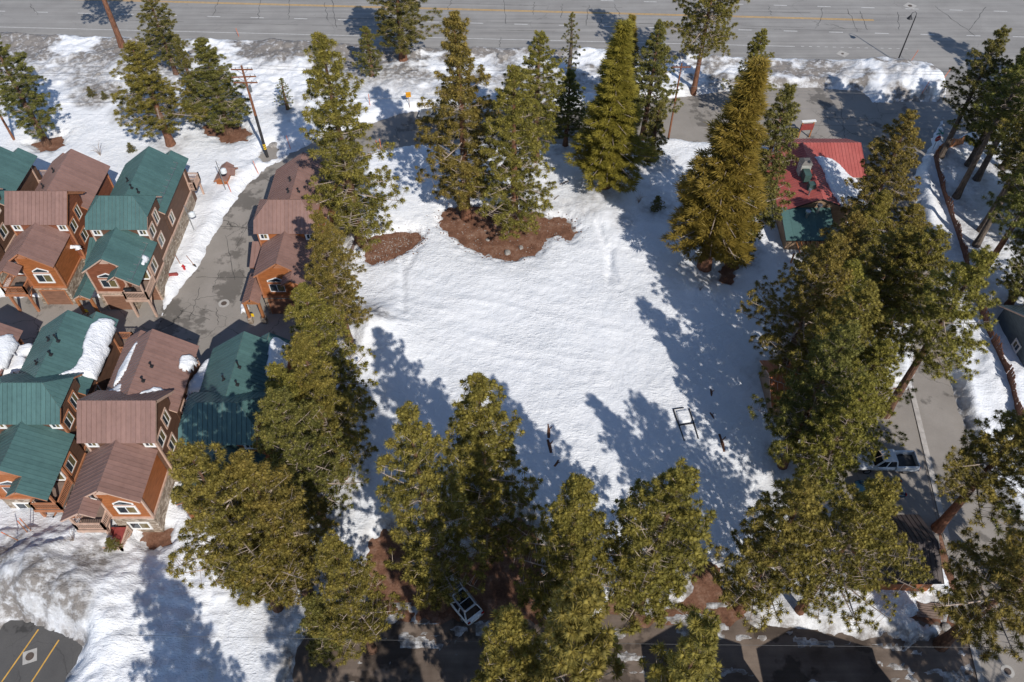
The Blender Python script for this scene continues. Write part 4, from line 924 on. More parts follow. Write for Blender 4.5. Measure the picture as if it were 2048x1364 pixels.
TL = [
 # along the highway
 ('B',95,290,62,4.2,'pine at the left edge rising from a bare brown patch','pine_b'),
 ('F',251,108,-190,4.4,'tall red trunked pine on the bank whose top leaves the picture at upper left','pine_a','bark_red'),
 ('D',345,297,95,5.2,'pine standing behind the green townhouse near the left highway bank','pine_a','bark_red'),
 ('B',356,158,-10,3.3,'dark green pine at the top edge behind the pine of the green townhouse','pine_b'),
 ('C',460,266,78,4.7,'broad green young pine left of the utility pole','pine_b'),
 ('S',408,235,85,2.2,'slim young pine touching the broad green pine by the utility pole','pine_b'),
 ('X',578,226,165,1.5,'small sparse sapling pine on the snow right of the utility pole','pine_b'),
 ('A',724,492,72,5.5,'very tall pine overhanging the lone brown townhouse','pine_a'),
 ('S',746,166,70,2.2,'young pine on the highway bank behind the very tall pine','pine_b'),
 ('B',808,134,-80,5.2,'stout red trunked pine at the top edge left of centre','pine_b','bark_red'),
 ('C',933,436,28,5.7,'tall pine rooted in the large bare patch, left of its pair','pine_a','bark_red'),
 ('A',1029,466,135,5.0,'pine rooted in the large bare patch, right of its pair','pine_a','bark_red'),
 ('B',1072,330,78,4.2,'pine half hidden behind the pair on the bare patch','pine_a'),
 ('B',1130,300,150,3.2,'pine with its trunk at the frontage road edge right of the pair','pine_b'),
 ('X',1137,162,36,2.0,'scraggly dead topped pine on the highway bank','pine_b','bark_grey'),
 ('G',1208,387,58,4.6,'bright fir with a bare red foot above the snowfield','fir','bark_red'),
 ('G',1240,250,30,2.4,'slender pointed fir just behind the bright fir','fir'),
 ('B',1283,285,46,3.8,'green pine to the right of the slender fir','pine_b'),
 ('S',1300,330,215,2.2,'low dark pine below the green pine by the frontage road','pine_b'),
 ('W',1386,188,-130,5.6,'leaning red trunked pine on the bank whose top leaves the picture','pine_a','bark_red'),
 ('H',1406,543,135,5.5,'large golden fir left of the red roof with a rusty lower trunk','fir','bark_red'),
 ('D',1482,235,58,3.0,'pine top showing behind the golden fir near the highway','pine_a'),
 ('A',1478,508,178,4.2,'pine between the golden fir and the red roof','pine_b'),
 ('S',1470,520,420,2.6,'low bushy pine at the foot of the golden fir','pine_b'),
 ('B',1712,480,232,4.0,'pine right of the red roof in front of the side street','pine_a'),
 # beyond the side street
 ('F',1877,322,70,3.8,'dark trunked pine beside the orange entrance fence','pine_b','bark_grey'),
 ('E',1908,402,110,3.6,'thin bare trunked pine in the snow behind the plank fence','pine_b','bark_grey'),
 ('E',1948,368,95,3.6,'second bare trunked pine behind the plank fence, further from the street','pine_b','bark_grey'),
 ('F',1957,470,150,4.2,'thick dark leaning trunk pine at the right edge by the plank fence','pine_a','bark_grey'),
 ('E',1946,500,240,3.4,'slim dark pine leaning next to the thick trunk at the right edge','pine_b','bark_grey'),
 ('F',1950,570,300,3.8,'reddish trunked pine above the blue grey house','pine_b','bark_red'),
 ('E',2040,330,90,3.8,'pine crown in the upper right corner below the road','pine_a','bark_grey'),
 ('B',2075,520,300,3.8,'pine at the right edge above the blue grey house','pine_b'),
 ('G',2030,420,250,2.6,'golden fir among the pines at the right edge','fir'),
 ('B',2000,345,110,3.8,'full pine in the upper right corner group, right of the entrance fence','pine_a','bark_grey'),
 ('D',2100,210,-40,4.2,'pine just outside the upper right corner shading the highway','pine_b'),
 ('C',2010,620,400,3.6,'pine over the roof of the blue grey house','pine_b'),
 ('B',1932,338,92,3.9,'pine between the entrance fence and the upper right corner group','pine_b','bark_grey'),
 ('C',2052,480,235,4.2,'broad pine at the right edge level with the red roof','pine_a','bark_grey'),
 # the grove on the right
 ('V',1552,770,488,4.8,'bulky pine heading the right grove beside the snowfield','pine_a'),
 ('D',1625,640,440,3.8,'pine of the right grove just below the red roofed building','pine_a'),
 ('B',1700,700,470,4.2,'pine in the middle of the right grove above the green tarp','pine_a'),
 ('F',1770,829,505,4.5,'long bare trunk pine leaning over the side street','pine_a'),
 ('A',1600,860,585,4.4,'pine over the orange roofed cabin, left side','pine_a'),
 ('V',1650,905,690,4.6,'pine over the orange roofed cabin, right side','pine_a'),
 ('D',1560,940,660,3.8,'dark pine at the snowfield edge of the right grove','pine_b'),
 ('B',1600,1010,775,3.6,'pine left of the white pickup','pine_a'),
 ('F',1874,1057,835,4.2,'pine with an orange marked trunk at the street edge','pine_a','bark_red'),
 ('D',1760,560,420,3.6,'pine at the street side of the right grove behind the red roof','pine_a'),
 ('V',1735,725,475,4.5,'pine at the street side of the right grove above the green bin','pine_a'),
 ('B',1612,735,535,4.2,'pine filling the left middle of the right grove','pine_a'),
 ('C',1690,560,395,3.8,'pine directly below the red roofed building','pine_a'),
 ('B',2050,640,430,4.0,'pine at the right edge over the ridge of the blue grey house','pine_b'),
 # bottom row
 ('W',1593,1229,990,5.0,'big thick trunked pine nearest the camera at lower right','pine_a','bark_red'),
 ('B',1481,1217,965,3.9,'pine left of the big thick trunked pine','pine_a','bark_red'),
 ('B',1270,1236,943,4.6,'bottom row pine above the left gable shadow','pine_a'),
 ('C',1126,1242,963,4.2,'bottom row pine right of the parked white car','pine_a'),
 ('A',976,1082,755,4.6,'pine at the lower centre with a bare brown patch at its foot','pine_a'),
 ('B',884,1214,812,3.7,'narrow golden pine beside the parked white car','pine_a'),
 ('B',1232,1620,1250,3.5,'pine crown rising from below the bottom edge right of centre','pine_a'),
 ('C',1100,1560,1183,4.7,'pine crown rising from below the bottom edge at the centre','pine_a'),
 ('A',1020,1500,1228,3.8,'pine crown at the bottom edge just left of the centre crown','pine_a'),
 ('D',1880,1290,985,4.4,'pine overhanging the side street at lower right','pine_a'),
 ('D',2020,1190,850,4.2,'dark pine at the right edge above the lower street','pine_b'),
 # the grove on the left
 ('B',703,700,450,3.6,'pine in front of the lone brown townhouse garage','pine_a'),
 ('A',683,850,585,4.0,'pine at the head of the left grove by the courtyard','pine_a'),
 ('C',690,960,690,4.2,'pine of the left grove along the snowfield edge','pine_a'),
 ('D',640,985,745,3.6,'pine of the left grove beside the shaded green roof','pine_a'),
 ('V',655,1062,800,4.4,'pine with a dark trunk foot at the snowfield edge','pine_b'),
 ('V',560,1222,908,4.7,'wide pine at the front of the left grove by the lower deck','pine_a'),
 ('B',618,1190,918,4.0,'pine in the middle front of the left grove','pine_a'),
 ('D',745,1300,1072,3.0,'sparse pine at the right front of the left grove','pine_a'),
 ('S',520,1180,1080,2.6,'low bushy pine under the left grove','pine_b'),
 ('S',665,1290,1200,2.4,'small pine under the sparse pine at the bottom','pine_b'),
]
for tl in TL: tree(*tl)
for k, (gx_, gy_, h_, r_, kd) in enumerate([(-20, 7.5, 22, 4.2, 'A'), (-16, 3, 24, 4.4, 'C'), (-8, 3.5, 23, 4.2, 'A'), (1, 1.5, 24, 4.2, 'D'), (42, 8, 22, 4.2, 'C')]):
    tree(kd, 100*k, 1900, 0, r_, ['tall pine below the picture opposite the parking lot snow', 'tall pine below the picture, farthest south of the left grove', 'tall pine below the picture south of the white car', 'tall pine below the picture south of the centre crowns', 'tall pine below the picture at the side street'][k], ground=(gx_, gy_), h=h_, group='pines below the picture')
for (x, y, s, lb) in [(770,690/2.926*0+262,.3,None)]: pass
# needles and bark shed on the snow under the trees
for o in [o for o in bpy.data.objects if o.get('category') == 'tree']:
    x, y = o.location.x, o.location.y; m = (np.abs(XX-x) < 5) & (np.abs(YY-y) < 5)
    if m.any(): soil[m] = np.maximum(soil[m], .34*sstep(1.0, .15, np.hypot(XX[m]-x, YY[m]-y)/3.6+1.6*fbm(XX[m]*.8, YY[m]*.8, 4)))
sm.attributes['soil'].data.foreach_set('value', soil.reshape(-1)[used].astype(np.float32))
# small pines and shrubs
def shrub(px_, py_, h, label, seed, dead=False):
    X, Y = G(px_, py_); rs = random.Random(seed); t = empty('shrub', (X, Y, gz(X, Y)-.05), 0, label, 'shrub'); m = MB(); tips = []
    for k in range(16):
        a = rs.uniform(0, 6.28); l = h*rs.uniform(.6, 1.1); e = rs.uniform(.5, 1.2)
        p = [(0, 0, 0), (math.cos(a)*l*.25*math.cos(e), math.sin(a)*l*.25*math.cos(e), l*.5), (math.cos(a)*l*.6*math.cos(e), math.sin(a)*l*.6*math.cos(e), l*.9*math.sin(e))]
        m.tube(p, [.02, .014, .006], 4, False); tips += [p[1], p[2]]
    m.build('stems', M['twig'], t)
    if not dead:
        me = TREES['S'][2]; o = bpy.data.objects.new('foliage', me); COL.objects.link(o); o.parent = t; o.scale = (h/4.6, h/4.6, h/9)
        o.material_slots[0].link = 'OBJECT'; o.material_slots[0].material = M['pine_b']
shrub(268, 312, 1.5, 'tiny pine seedling in the snow between two upper townhouses', 1)
shrub(242, 1110, 1.6, 'small green bush below the hot tub deck', 2)
shrub(205, 320, 2.6, 'bare leafless shrub in the snow behind the upper brown townhouse', 3, True)
shrub(172, 1108, 1.9, 'bare leafless shrub in the snow below the lower decks', 4, True)
shrub(1275, 420, 2.0, 'leafless brush at the edge of the shade right of the bare patch', 5, True)
shrub(1310, 430, 2.2, 'dark bushy young pine in the shade right of the bright fir', 6)
shrub(1395, 600, 1.8, 'leafless brush below the golden fir', 7, True)
shrub(190, 205, 1.6, 'low green bush in the dirty bank at upper left', 8)
shrub(215, 208, 1.3, 'smaller green bush in the dirty bank at upper left', 9)
shrub(1430, 520, 1.6, 'leafless brush beside the rusty fir trunk', 10, True)
# ================================================================== vehicles
def ringpts(y, w, z0, z1, n=14, p=4.0):
    zc = (z0+z1)/2; hh = (z1-z0)/2; out = []
    for k in range(n):
        a = 2*math.pi*k/n; c, s = math.cos(a), math.sin(a)
        out.append((w*math.copysign(abs(c)**(2/p), c), y, zc+hh*math.copysign(abs(s)**(2/p), s)))
    return out
def loft(m, secs, n=14, p=4.0):
    rings = [ringpts(*s, n=n, p=p) for s in secs]; vs = [q for r in rings for q in r]; fs = []
    for i in range(len(rings)-1):
        for k in range(n): fs.append((i*n+k, i*n+(k+1) % n, (i+1)*n+(k+1) % n, (i+1)*n+k))
    fs += [tuple(range(n)), tuple((len(rings)-1)*n+k for k in range(n))[::-1]]
    return m.add(vs, fs)
def wheels(t, L, W, fy, ry, r=.36):
    for y in (fy, ry):
        for s in (-1, 1):
            m = MB(); m.tube([(s*(W-.24), y, r), (s*(W+.01), y, r)], r, 20); w = m.build('wheel', M['tyre'], t, smooth=False)
            MB().tube([(s*(W+.012), y, r), (s*(W+.03), y, r)], [r*.66, r*.6], 14).build('rim', M['rim'], w)
def suv(x, y, z, rz, paint, label, glassroof=True):
    t = empty('parked_car', (x, y, z), rz, label, 'car')      # nose towards +Y
    m = MB(); loft(m, [(-2.30, .70, .42, .80), (-2.22, .86, .34, .95), (-1.6, .93, .25, 1.02), (-.4, .95, .23, 1.02), (.9, .94, .23, 1.00), (1.5, .92, .25, .96), (2.05, .85, .30, .86), (2.28, .68, .38, .72)])
    m.build('body', M[paint], t, smooth=True)
    B = [(-.84, -2.02, .98), (.84, -2.02, .98), (.86, 1.15, .98), (-.86, 1.15, .98)]; T = [(-.62, -1.55, 1.58), (.62, -1.55, 1.58), (.63, .30, 1.60), (-.63, .30, 1.60)]
    c = MB().hull(B, T).build('cabin', M[paint], t)
    lp = lambda P, Q, u: tuple(P[k]+(Q[k]-P[k])*u for k in range(3))
    def pane(a, b, c_, d, nm):                               # quad on a cabin face, inset and lifted off it
        a, b, c_, d = map(Vector, (a, b, c_, d)); n = (b-a).cross(d-a).normalized()*.012; ce = (a+b+c_+d)/4
        Q = [ce+(q-ce)*.88+n*.2 for q in (a, b, c_, d)]; MB().prism(Q, n).build(nm, M['carglass'], c)
    pane(B[3], B[2], T[2], T[3], 'windscreen') if False else pane(B[2], B[3], T[3], T[2], 'windscreen')
    pane(B[0], B[1], T[1], T[0], 'rear_window')
    for s, (i, j) in ((1, (1, 2)), (-1, (3, 0))):
        for u0, u1 in ((.03, .34), (.36, .66), (.68, .97)):
            pane(lp(B[i], B[j], u0), lp(B[i], B[j], u1), lp(T[i], T[j], u1), lp(T[i], T[j], u0), 'side_window')
    if glassroof:
        for a, b in ((-1.42, -.75), (-.66, .18)): MB().box(-.5, .5, a, b, 1.595, 1.612).build('sunroof', M['carglass'], c)
    m = MB()
    for s in (-1, 1): m.box(s*.66-.02, s*.66+.02, -1.5, .2, 1.61, 1.66)
    m.build('roof_rail', M['steel'], c)
    for s in (-1, 1):
        MB().hull([(s*.62-.15, 2.12, .62), (s*.62+.15, 2.05, .62), (s*.62+.15, 2.1, .74), (s*.62-.15, 2.17, .74)], [(s*.62-.14, 2.2, .64), (s*.62+.12, 2.12, .64), (s*.62+.12, 2.12, .74), (s*.62-.14, 2.18, .74)]).build('headlight', M['lamp_clear'], t)
        MB().box(s*.7-.13, s*.7+.13, -2.30, -2.2, .78, .95).build('tail_light', M['lamp_red'], t)
        MB().box(s*.98-.09, s*.98+.09, .8, .95, 1.0, 1.13).build('mirror', M[paint], t)
    MB().box(-.5, .5, 2.22, 2.3, .42, .6).build('grille', M['black'], t); MB().box(-.28, .28, -2.335, -2.28, .55, .68).build('number_plate', M['white'], t)
    wheels(t, 4.6, .93, 1.42, -1.42); return t
def pickup(x, y, z, rz, paint, label, bed='bedliner', tonneau=False):
    t = empty('pickup_truck', (x, y, z), rz, label, 'truck')   # nose towards +Y
    m = MB(); loft(m, [(-.62, .95, .42, 1.12), (.9, .97, .40, 1.12), (1.6, .96, .42, 1.12), (2.5, .92, .45, 1.06), (2.85, .85, .48, .95), (2.95, .7, .55, .8)]); m.build('body', M[paint], t, smooth=True)
    B = [(-.86, -.85, 1.05), (.86, -.85, 1.05), (.88, 1.45, 1.08), (-.88, 1.45, 1.08)]; T = [(-.7, -.62, 1.82), (.7, -.62, 1.82), (.7, .72, 1.84), (-.7, .72, 1.84)]
    c = MB().hull(B, T).build('cab', M[paint], t)
    def pane(a, b, c_, d, nm, k=.86):
        a, b, c_, d = map(Vector, (a, b, c_, d)); n = (b-a).cross(d-a).normalized()*.012; ce = (a+b+c_+d)/4
        MB().prism([ce+(q-ce)*k+n*.2 for q in (a, b, c_, d)], n).build(nm, M['carglass'], c)
    lp = lambda P, Q, u: tuple(P[k]+(Q[k]-P[k])*u for k in range(3))
    pane(B[2], B[3], T[3], T[2], 'windscreen'); pane(B[0], B[1], T[1], T[0], 'rear_window')
    for i, j in ((1, 2), (3, 0)):
        for u0, u1 in ((.05, .48), (.5, .95)): pane(lp(B[i], B[j], u0), lp(B[i], B[j], u1), lp(T[i], T[j], u1), lp(T[i], T[j], u0), 'side_window')
    m = MB(); m.box(-.98, -.82, -2.85, -.66, .5, 1.16); m.box(.82, .98, -2.85, -.66, .5, 1.16); m.box(-.82, .82, -.76, -.66, .5, 1.16); m.build('bed_side', M[paint], t)
    MB().box(-.82, .82, -2.93, -2.85, .52, 1.15).build('tailgate', M[paint], t)
    MB().box(-.815, .815, -2.845, -.765, .52, .62).build('bed_floor', M[bed], t)
    if tonneau: MB().box(-.9, .9, -2.85, -.7, 1.165, 1.2).build('bed_cover', M['paint_blue'], t)
    m = MB(); m.box(-.95, .95, -3.02, -2.94, .42, .58); m.build('bumper', M['steel'], t)
    for s in (-1, 1):
        MB().box(s*.89-.06, s*.89+.06, -2.95, -2.9, .8, 1.1).build('tail_light', M['lamp_red'], t); MB().box(s*.72-.15, s*.72+.15, 2.8, 2.93, .72, .9).build('headlight', M['lamp_clear'], t)
        MB().box(s*1.06-.1, s*1.06+.1, 1.05, 1.2, 1.1, 1.3).build('mirror', M[paint], t)
    wheels(t, 5.8, .96, 1.95, -1.75, .39); return t
suv(-4.45, 26.9, .03, R(39), 'paint_white', 'white car with glass roof parked under the pines at the bottom')
pickup(36.0, 40.45, .03, R(90), 'paint_white', 'white pickup truck with open bed parked by the side street')
suv(34.5, 37.5, .03, R(90), 'paint_blue', 'dark blue car parked beside the white pickup', False)
gp = G(864, 236); pickup(gp[0]+1.2, gp[1]-.3, .03, R(83), 'paint_grey', 'grey pickup in the pine shade on the frontage road')
# ================================================================== street furniture
def snowz(x, y): return gz(x, y)
# street lamp by the highway
x, y = G(1794, 125); t = empty('street_lamp', (x, y, 0), R(-8), 'dark street lamp with a hanging bell shade by the highway', 'lamp')
m = MB(); m.tube([(0, 0, 0), (0, 0, .5), (0, 0, 7.6)], [.16, .11, .07], 10); m.build('post', M['dark_metal'], t)
m = MB(); m.tube([(0, 0, 7.5), (-.05, 0, 8.0), (-.35, -.1, 8.25), (-.75, -.2, 8.1), (-.8, -.2, 7.75)], .045, 6); m.build('arm', M['dark_metal'], t)
m = MB(); m.tube([(-.8, -.2, 7.75), (-.8, -.2, 7.5), (-.8, -.2, 7.2)], [.1, .22, .42], 14); m.build('lamp_shade', M['dark_metal'], t)
MB().cyl(0, 0, 0, .35, .22, 12).build('base', M['dark_metal'], t)
def utility_pole(px_, py_, h, label, arms=(), band=False, r=.17, z=None, trans=False, mat='pole'):
    x, y = G(px_, py_); z = gz(x, y)-.2 if z is None else z; t = empty('utility_pole', (x, y, z), 0, label, 'pole', 'utility poles')
    split = .48*h if band else .15*h
    MB().tube([(0, 0, 0), (0, 0, split)], [r, r*.92], 12).build('butt', M['pole_dark'] if band else M[mat], t); MB().tube([(0, 0, split+.005), (0, 0, h)], [r*.92, r*.62], 12).build('shaft', M[mat], t)
    for k, (za, L, ang) in enumerate(arms):
        a = MB(); ca, sa = math.cos(ang), math.sin(ang); a.bar((-L*ca, -L*sa-.2, za), (L*ca, L*sa-.2, za), .12, .14); o = a.build('crossarm', M['pole'] if k else M['pole'], t)
        for u in (-.92, -.55, .55, .92): m = MB(); m.cyl(u*L*ca, u*L*sa-.2, za+.08, za+.3, .06, 8, .035); m.build('insulator', M['steel'], o)
        m = MB(); m.bar((0, -.14, za-.7), (-L*.5*ca, -L*.5*sa-.2, za-.08), .05); m.bar((0, -.14, za-.7), (L*.5*ca, L*.5*sa-.2, za-.08), .05); m.build('brace', M['steel'], o)
    if band:
        for k in range(3): MB().tube([(0, 0, 1.35+k*.32), (0, 0, 1.52+k*.32)], r*1.04, 14).build('yellow_band', M['yellow'], t)
    if trans:
        m = MB(); m.cyl(.32, -.1, h*.74, h*.74+.8, .2, 14); m.build('transformer', M['steel'], t)
    return (x, y, z)
P1 = utility_pole(535, 314, 13.7, 'tall utility pole with three crossarms and yellow bands by the drive', ((13.3, 1.35, 0), (12.3, 1.5, R(4)), (11.5, 1.5, 0)), True, .2, 0.0, True)
P0 = utility_pole(32.5, 287, 11.0, 'reddish utility pole at the left edge behind the green roof', ((10.5, 1.3, 0),))
P2 = utility_pole(1336, 281, 11.8, 'dark slim utility pole beside the frontage road', ((11.4, 1.2, 0),), False, .15, 0)
def cable(a, b, sag, label, r=.018, n=16):
    pts = []
    for k in range(n+1):
        u = k/n; pts.append((a[0]+(b[0]-a[0])*u, a[1]+(b[1]-a[1])*u, a[2]+(b[2]-a[2])*u-4*sag*u*(1-u)))
    o = MB().tube(pts, r, 4, False).build('overhead_cable', M['wire'], None, fix=False); return tag(o, label, 'cable', 'overhead cables')
far = (105, 90.5, 0)
for k, (dx, z1, z2, nm) in enumerate(((-1.2, 13.7, 11.8, 'rear'), (1.2, 13.7, 11.8, 'front'), (0, 9.6, 8.6, 'lowest'))):
    cable((P0[0], P0[1]+dx*.2, z1-3), (P1[0], P1[1]+dx*.3, z1), .5, f'{nm} cable strung from the left edge pole to the banded pole')
    cable((P1[0], P1[1]+dx*.3, z1), (P2[0], P2[1]+dx*.3, z2), 1.1, f'{nm} cable strung from the banded pole to the dark slim pole')
    cable((P2[0], P2[1]+dx*.3, z2), (far[0], far[1]+dx*.3, z2), .9, f'{nm} cable running right from the dark slim pole')
cable((-30, 21.2, 8.0), (60, 20.0, 8.4), .6, 'thin cable crossing above the dirt road at the bottom', .012)
# dish lamps along the drive
def dish_lamp(px_, py_, h, side, label):
    x, y = G(px_, py_); z = 0.0; t = empty('drive_lamp', (x, y, z), 0, label, 'lamp', 'drive lamps')
    MB().tube([(0, 0, 0), (0, 0, h)], [.075, .05], 10).build('post', M['steel'], t)
    m = MB(); m.tube([(0, 0, h*.80), (.25, -.1, h*.84), (.62, -.25, h*.83)], .03, 6); m.bar((0, 0, h*.97), (.6, -.25, h*.84), .02); m.build('arm', M['steel'], t)
    m = MB(); m.tube([(.66, -.28, h*.72), (.66, -.28, h*.80), (.66, -.28, h*.83)], [.40, .36, .12], 20); m.build('lamp_disc', M['lampdisc'], t)
dish_lamp(455.3, 390, 5.4, 1, 'galvanised lamp with white disc beside the snow buried kiosk')
dish_lamp(392.3, 470.6, 4.8, 1, 'galvanised lamp with white disc by the stone base townhouse')
# kiosk buried in the snow
t = empty('kiosk', (-37.6, 83.6, 0), R(-4), 'small brown cross gabled kiosk sunk in the snow behind the lamp', 'kiosk')
for s in (-1, 1):
    roof_plane(t, [(0, -1.7, 2.0), (0, 1.7, 2.0), (s*.85, 1.7, 1.4), (s*.85, -1.7, 1.4)], M['brown_roof'], M['trim_orange'], name='roof')
    roof_plane(t, [(0, .5+s*.005, 2.02), (1.5, .5+s*.005, 2.02), (1.5, .5+s*.8, 1.45), (.35, .5+s*.8, 1.45)], M['brown_roof'], M['trim_orange'], name='roof')
MB().prism([(-.65, -1.45, 0), (.65, -1.45, 0), (.65, -1.45, 1.35), (0, -1.45, 1.85), (-.65, -1.45, 1.35)], (0, 2.9, 0)).build('wall', M['side_orange'], t)
# orange snow stakes
def stake(px_, py_, h, lean, label, mat='orange'):
    x, y = G(px_, py_); z = gz(x, y)-.15; t = empty('snow_stake', (x, y, z), 0, label, 'stake', 'snow stakes')
    MB().tube([(0, 0, 0), (lean, lean*.3, h*.8)], .04, 6).build('shaft', M[mat], t); MB().tube([(lean*1.002, lean*.3, h*.8+.005), (lean*1.25, lean*.38, h)], .043, 6).build('tip', M['orange'], t)
for a in [(582,301,2.4,-.1,'orange snow stake at the drive bend near the utility pole'),(517,348,2.2,-.15,'orange snow stake left of the drive between kiosk and pole'),(465,392,2.0,-.05,'red orange snow stake next to the lamp by the kiosk'),(763,300,1.9,-.05,'bright orange snow stake at the lower edge of the frontage road'),(758,298,1.6,-.2,'thin stake beside the bright orange one on the frontage road'),(742,222,2.0,0,'orange snow stake on the bank above the frontage road'),(1818,128,2.4,.5,'slanting red stake beside the street lamp'),(478,73,1.6,-.1,'orange stake on the highway shoulder at upper left'),(1880,172,1.8,.4,'thin leaning stake at the end of the snow island'),(1838,200,1.9,.3,'thin leaning stake in the middle of the snow island'),(80,1090,2.2,.1,'left of the thin upright stakes below the lower decks'),(62,1105,2.0,-.4,'leaning thin stake below the lower decks'),(86,1085,2.4,.05,'tallest thin upright stake below the lower decks')]: stake(*a, mat='orange' if a[2] < 2.45 and a[0] > 400 else 'timber')
# signs
x, y = G(820, 220); t = empty('warning_sign', (x, y, gz(x, y)-.1), R(10), 'orange warning sign on a thin post above the frontage road', 'sign')
MB().tube([(0, 0, 0), (0, 0, 2.6)], .04, 6).build('post', M['pole'], t)
MB().box(-.36, .36, -.07, -.045, 1.9, 2.75).build('plate', M['sign_orange'], t)
x, y = G(1862, 305); t = empty('stop_sign', (x, y, 0), R(14), 'red octagonal stop sign with teal street name plates at the side street corner', 'sign')
MB().tube([(0, 0, 0), (0, 0, 3.6)], .045, 8).build('post', M['steel'], t)
P = [(.45*math.cos(R(22.5+45*k)), -.06, 2.3+.45*math.sin(R(22.5+45*k))) for k in range(8)]; o = MB().prism(P, (0, .02, 0)).build('plate', M['sign_red'], t)
P = [(.48*math.cos(R(22.5+45*k)), -.038, 2.3+.48*math.sin(R(22.5+45*k))) for k in range(8)]; MB().prism(P, (0, .01, 0)).build('plate_border', M['white'], o)
cu = bpy.data.curves.new('stop_text', 'FONT'); cu.body = 'STOP'; cu.size = .34; cu.align_x = 'CENTER'; cu.align_y = 'CENTER'; cu.extrude = .004
fo = bpy.data.objects.new('tmp', cu); COL.objects.link(fo); dg = bpy.context.evaluated_depsgraph_get(); me = bpy.data.meshes.new_from_object(fo.evaluated_get(dg)); bpy.data.objects.remove(fo)
lt = link('lettering', me, M['white'], o); lt.location = (0, -.068, 2.3); lt.rotation_euler = (R(90), 0, 0)
MB().box(-.55, .55, -.02, .02, 3.0, 3.2).build('street_plate', M['sign_teal'], t); MB().box(-.02, .02, -.55, .55, 3.25, 3.45).build('street_plate', M['sign_teal'], t)
# plank fences
def plank_fence(pts, label, w=.30, h0=1.15, mat='fence', seed=1, top=.3, name='plank_fence'):
    x0, y0 = pts[0]; t = empty(name, (x0, y0, 0), 0, label, 'fence'); rs = random.Random(seed); u = 0; shapes = {}
    for (a, b) in zip(pts[:-1], pts[1:]):
        A, B = Vector(a), Vector(b); L = (B-A).length; n = int(L/w); d = (B-A)/L; an = math.atan2(d.y, d.x)
        for k in range(n):
            p = A+d*(w*(k+.5)); h = round((h0+top*math.sin((u+k*w)*1.35)+rs.uniform(-.05, .05))*8)/8
            if h not in shapes:
                m = MB(); m.hull([(-w/2+.008, -.03, 0), (w/2-.008, -.03, 0), (w/2-.008, .03, 0), (-w/2+.008, .03, 0)], [(-w/2+.03, -.03, h), (w/2-.03, -.03, h), (w/2-.03, .03, h), (-w/2+.03, .03, h)]); shapes[h] = m.mesh('plank')
            o = link('plank', shapes[h], M[mat], t); o.location = (p.x-x0, p.y-y0, gz(p.x, p.y)-.15+rs.uniform(0, .03)); o.rotation_euler = (rs.uniform(-.06, .06), rs.uniform(-.03, .03), an+rs.uniform(-.04, .04))
        u += L
        m = MB(); zA, zB = gz(*a), gz(*b); q = Vector((-d.y, d.x))*.06
        m.bar((a[0]-x0+q.x, a[1]-y0+q.y, zA+.6), (b[0]-x0+q.x, b[1]-y0+q.y, zB+.6), .06, .12); m.build('rail', M[mat], t)
    return t
plank_fence([G(*p) for p in [(1862,322),(1880,390),(1905,465),(1925,540),(1945,610),(1975,690),(2000,765),(2028,855),(2040,900)]], 'long brown plank fence with an uneven top running beside the side street', seed=4)
plank_fence([G(1865, 318), G(1925, 296)], 'orange stained entrance fence at the corner of the side street', .4, 1.5, 'timber', 5, .12, 'entrance_fence')
# retaining wall of sleepers by the left bare patch
t = empty('sleeper_wall', (-19.0, 71, 0), 0, 'low timber sleeper wall beside the left bare patch', 'wall')
for k in range(4): MB().bar((-.35, -3.2, .15+k*.26), (.35, 3.2, .15+k*.26), .24, .24).build('sleeper', M['side_tan'] if k < 3 else M['deck'], t)
# trailer frame half buried in the snow
x, y = G(1369, 858); z = gz(x, y)
t = empty('buried_trailer', (x, y, z), R(8), 'dark metal trailer frame half buried in the shaded snow', 'trailer')
m = MB(); m.bar((-.8, 1.9, .12), (-.72, -1.9, .02), .10, .16); m.bar((.8, 1.7, .12), (.72, -1.85, .04), .10, .16); m.build('side_rail', M['dark_metal'], t)
m = MB(); m.bar((-.8, -.1, .14), (.8, -.05, .14), .09, .12); m.bar((-.8, 1.85, .16), (.3, 1.9, .13), .08, .1); m.build('cross_member', M['dark_metal'], t)
m = MB(); m.hull([(-.68, .05, .02), (.68, .08, .02), (.7, 1.7, .02), (-.7, 1.7, .02)], [(-.5, .2, .26), (.52, .22, .28), (.5, 1.5, .30), (-.5, 1.5, .28)]); o = m.build('snow_load', M['roof_snow'], t, smooth=False)
bv = o.modifiers.new('round', 'BEVEL'); bv.width = .12; bv.segments = 3
# logs and rubble breaking through the snow
def log(px_, py_, L, r, rz, label, mat='log', tilt=.05):
    x, y = G(px_, py_); t = empty('log', (x, y, gz(x, y)-r*.6), rz, label, 'log', 'logs in the snow')
    MB().tube([(0, -L/2, -tilt*L), (.04, 0, .02), (0, L/2, tilt*L*.4)], [r*1.1, r, r*.8], 9).build('trunk_piece', M[mat], t); MB().tube([(0, L*.1, 0), (r*2.2, L*.25, r*1.8)], [r*.4, r*.2], 6).build('branch_stub', M[mat], t)
log(1440,895,2.0,.22,R(5),'brown log breaking through the shaded snow right of the trailer'); log(1421,842,.9,.12,R(20),'short dark branch in the snow above the brown log'); log(1419,795,.9,.14,R(-5),'short dark branch near the top of the shaded snow'); log(1096,872,1.6,.18,R(0),'dark log top of the rubble line at the centre bottom snow','log'); log(1098,902,1.5,.2,R(12),'dark log in the middle of the rubble line'); log(1112,935,.8,.14,R(-30),'dark log at the lower end of the rubble line'); log(1128,375,1.4,.12,R(-60),'fallen grey branch on the dirty snow right of the pair of pines','bark_grey'); log(1113,402,1.2,.1,R(-40),'lower fallen grey branch right of the pair of pines','bark_grey')
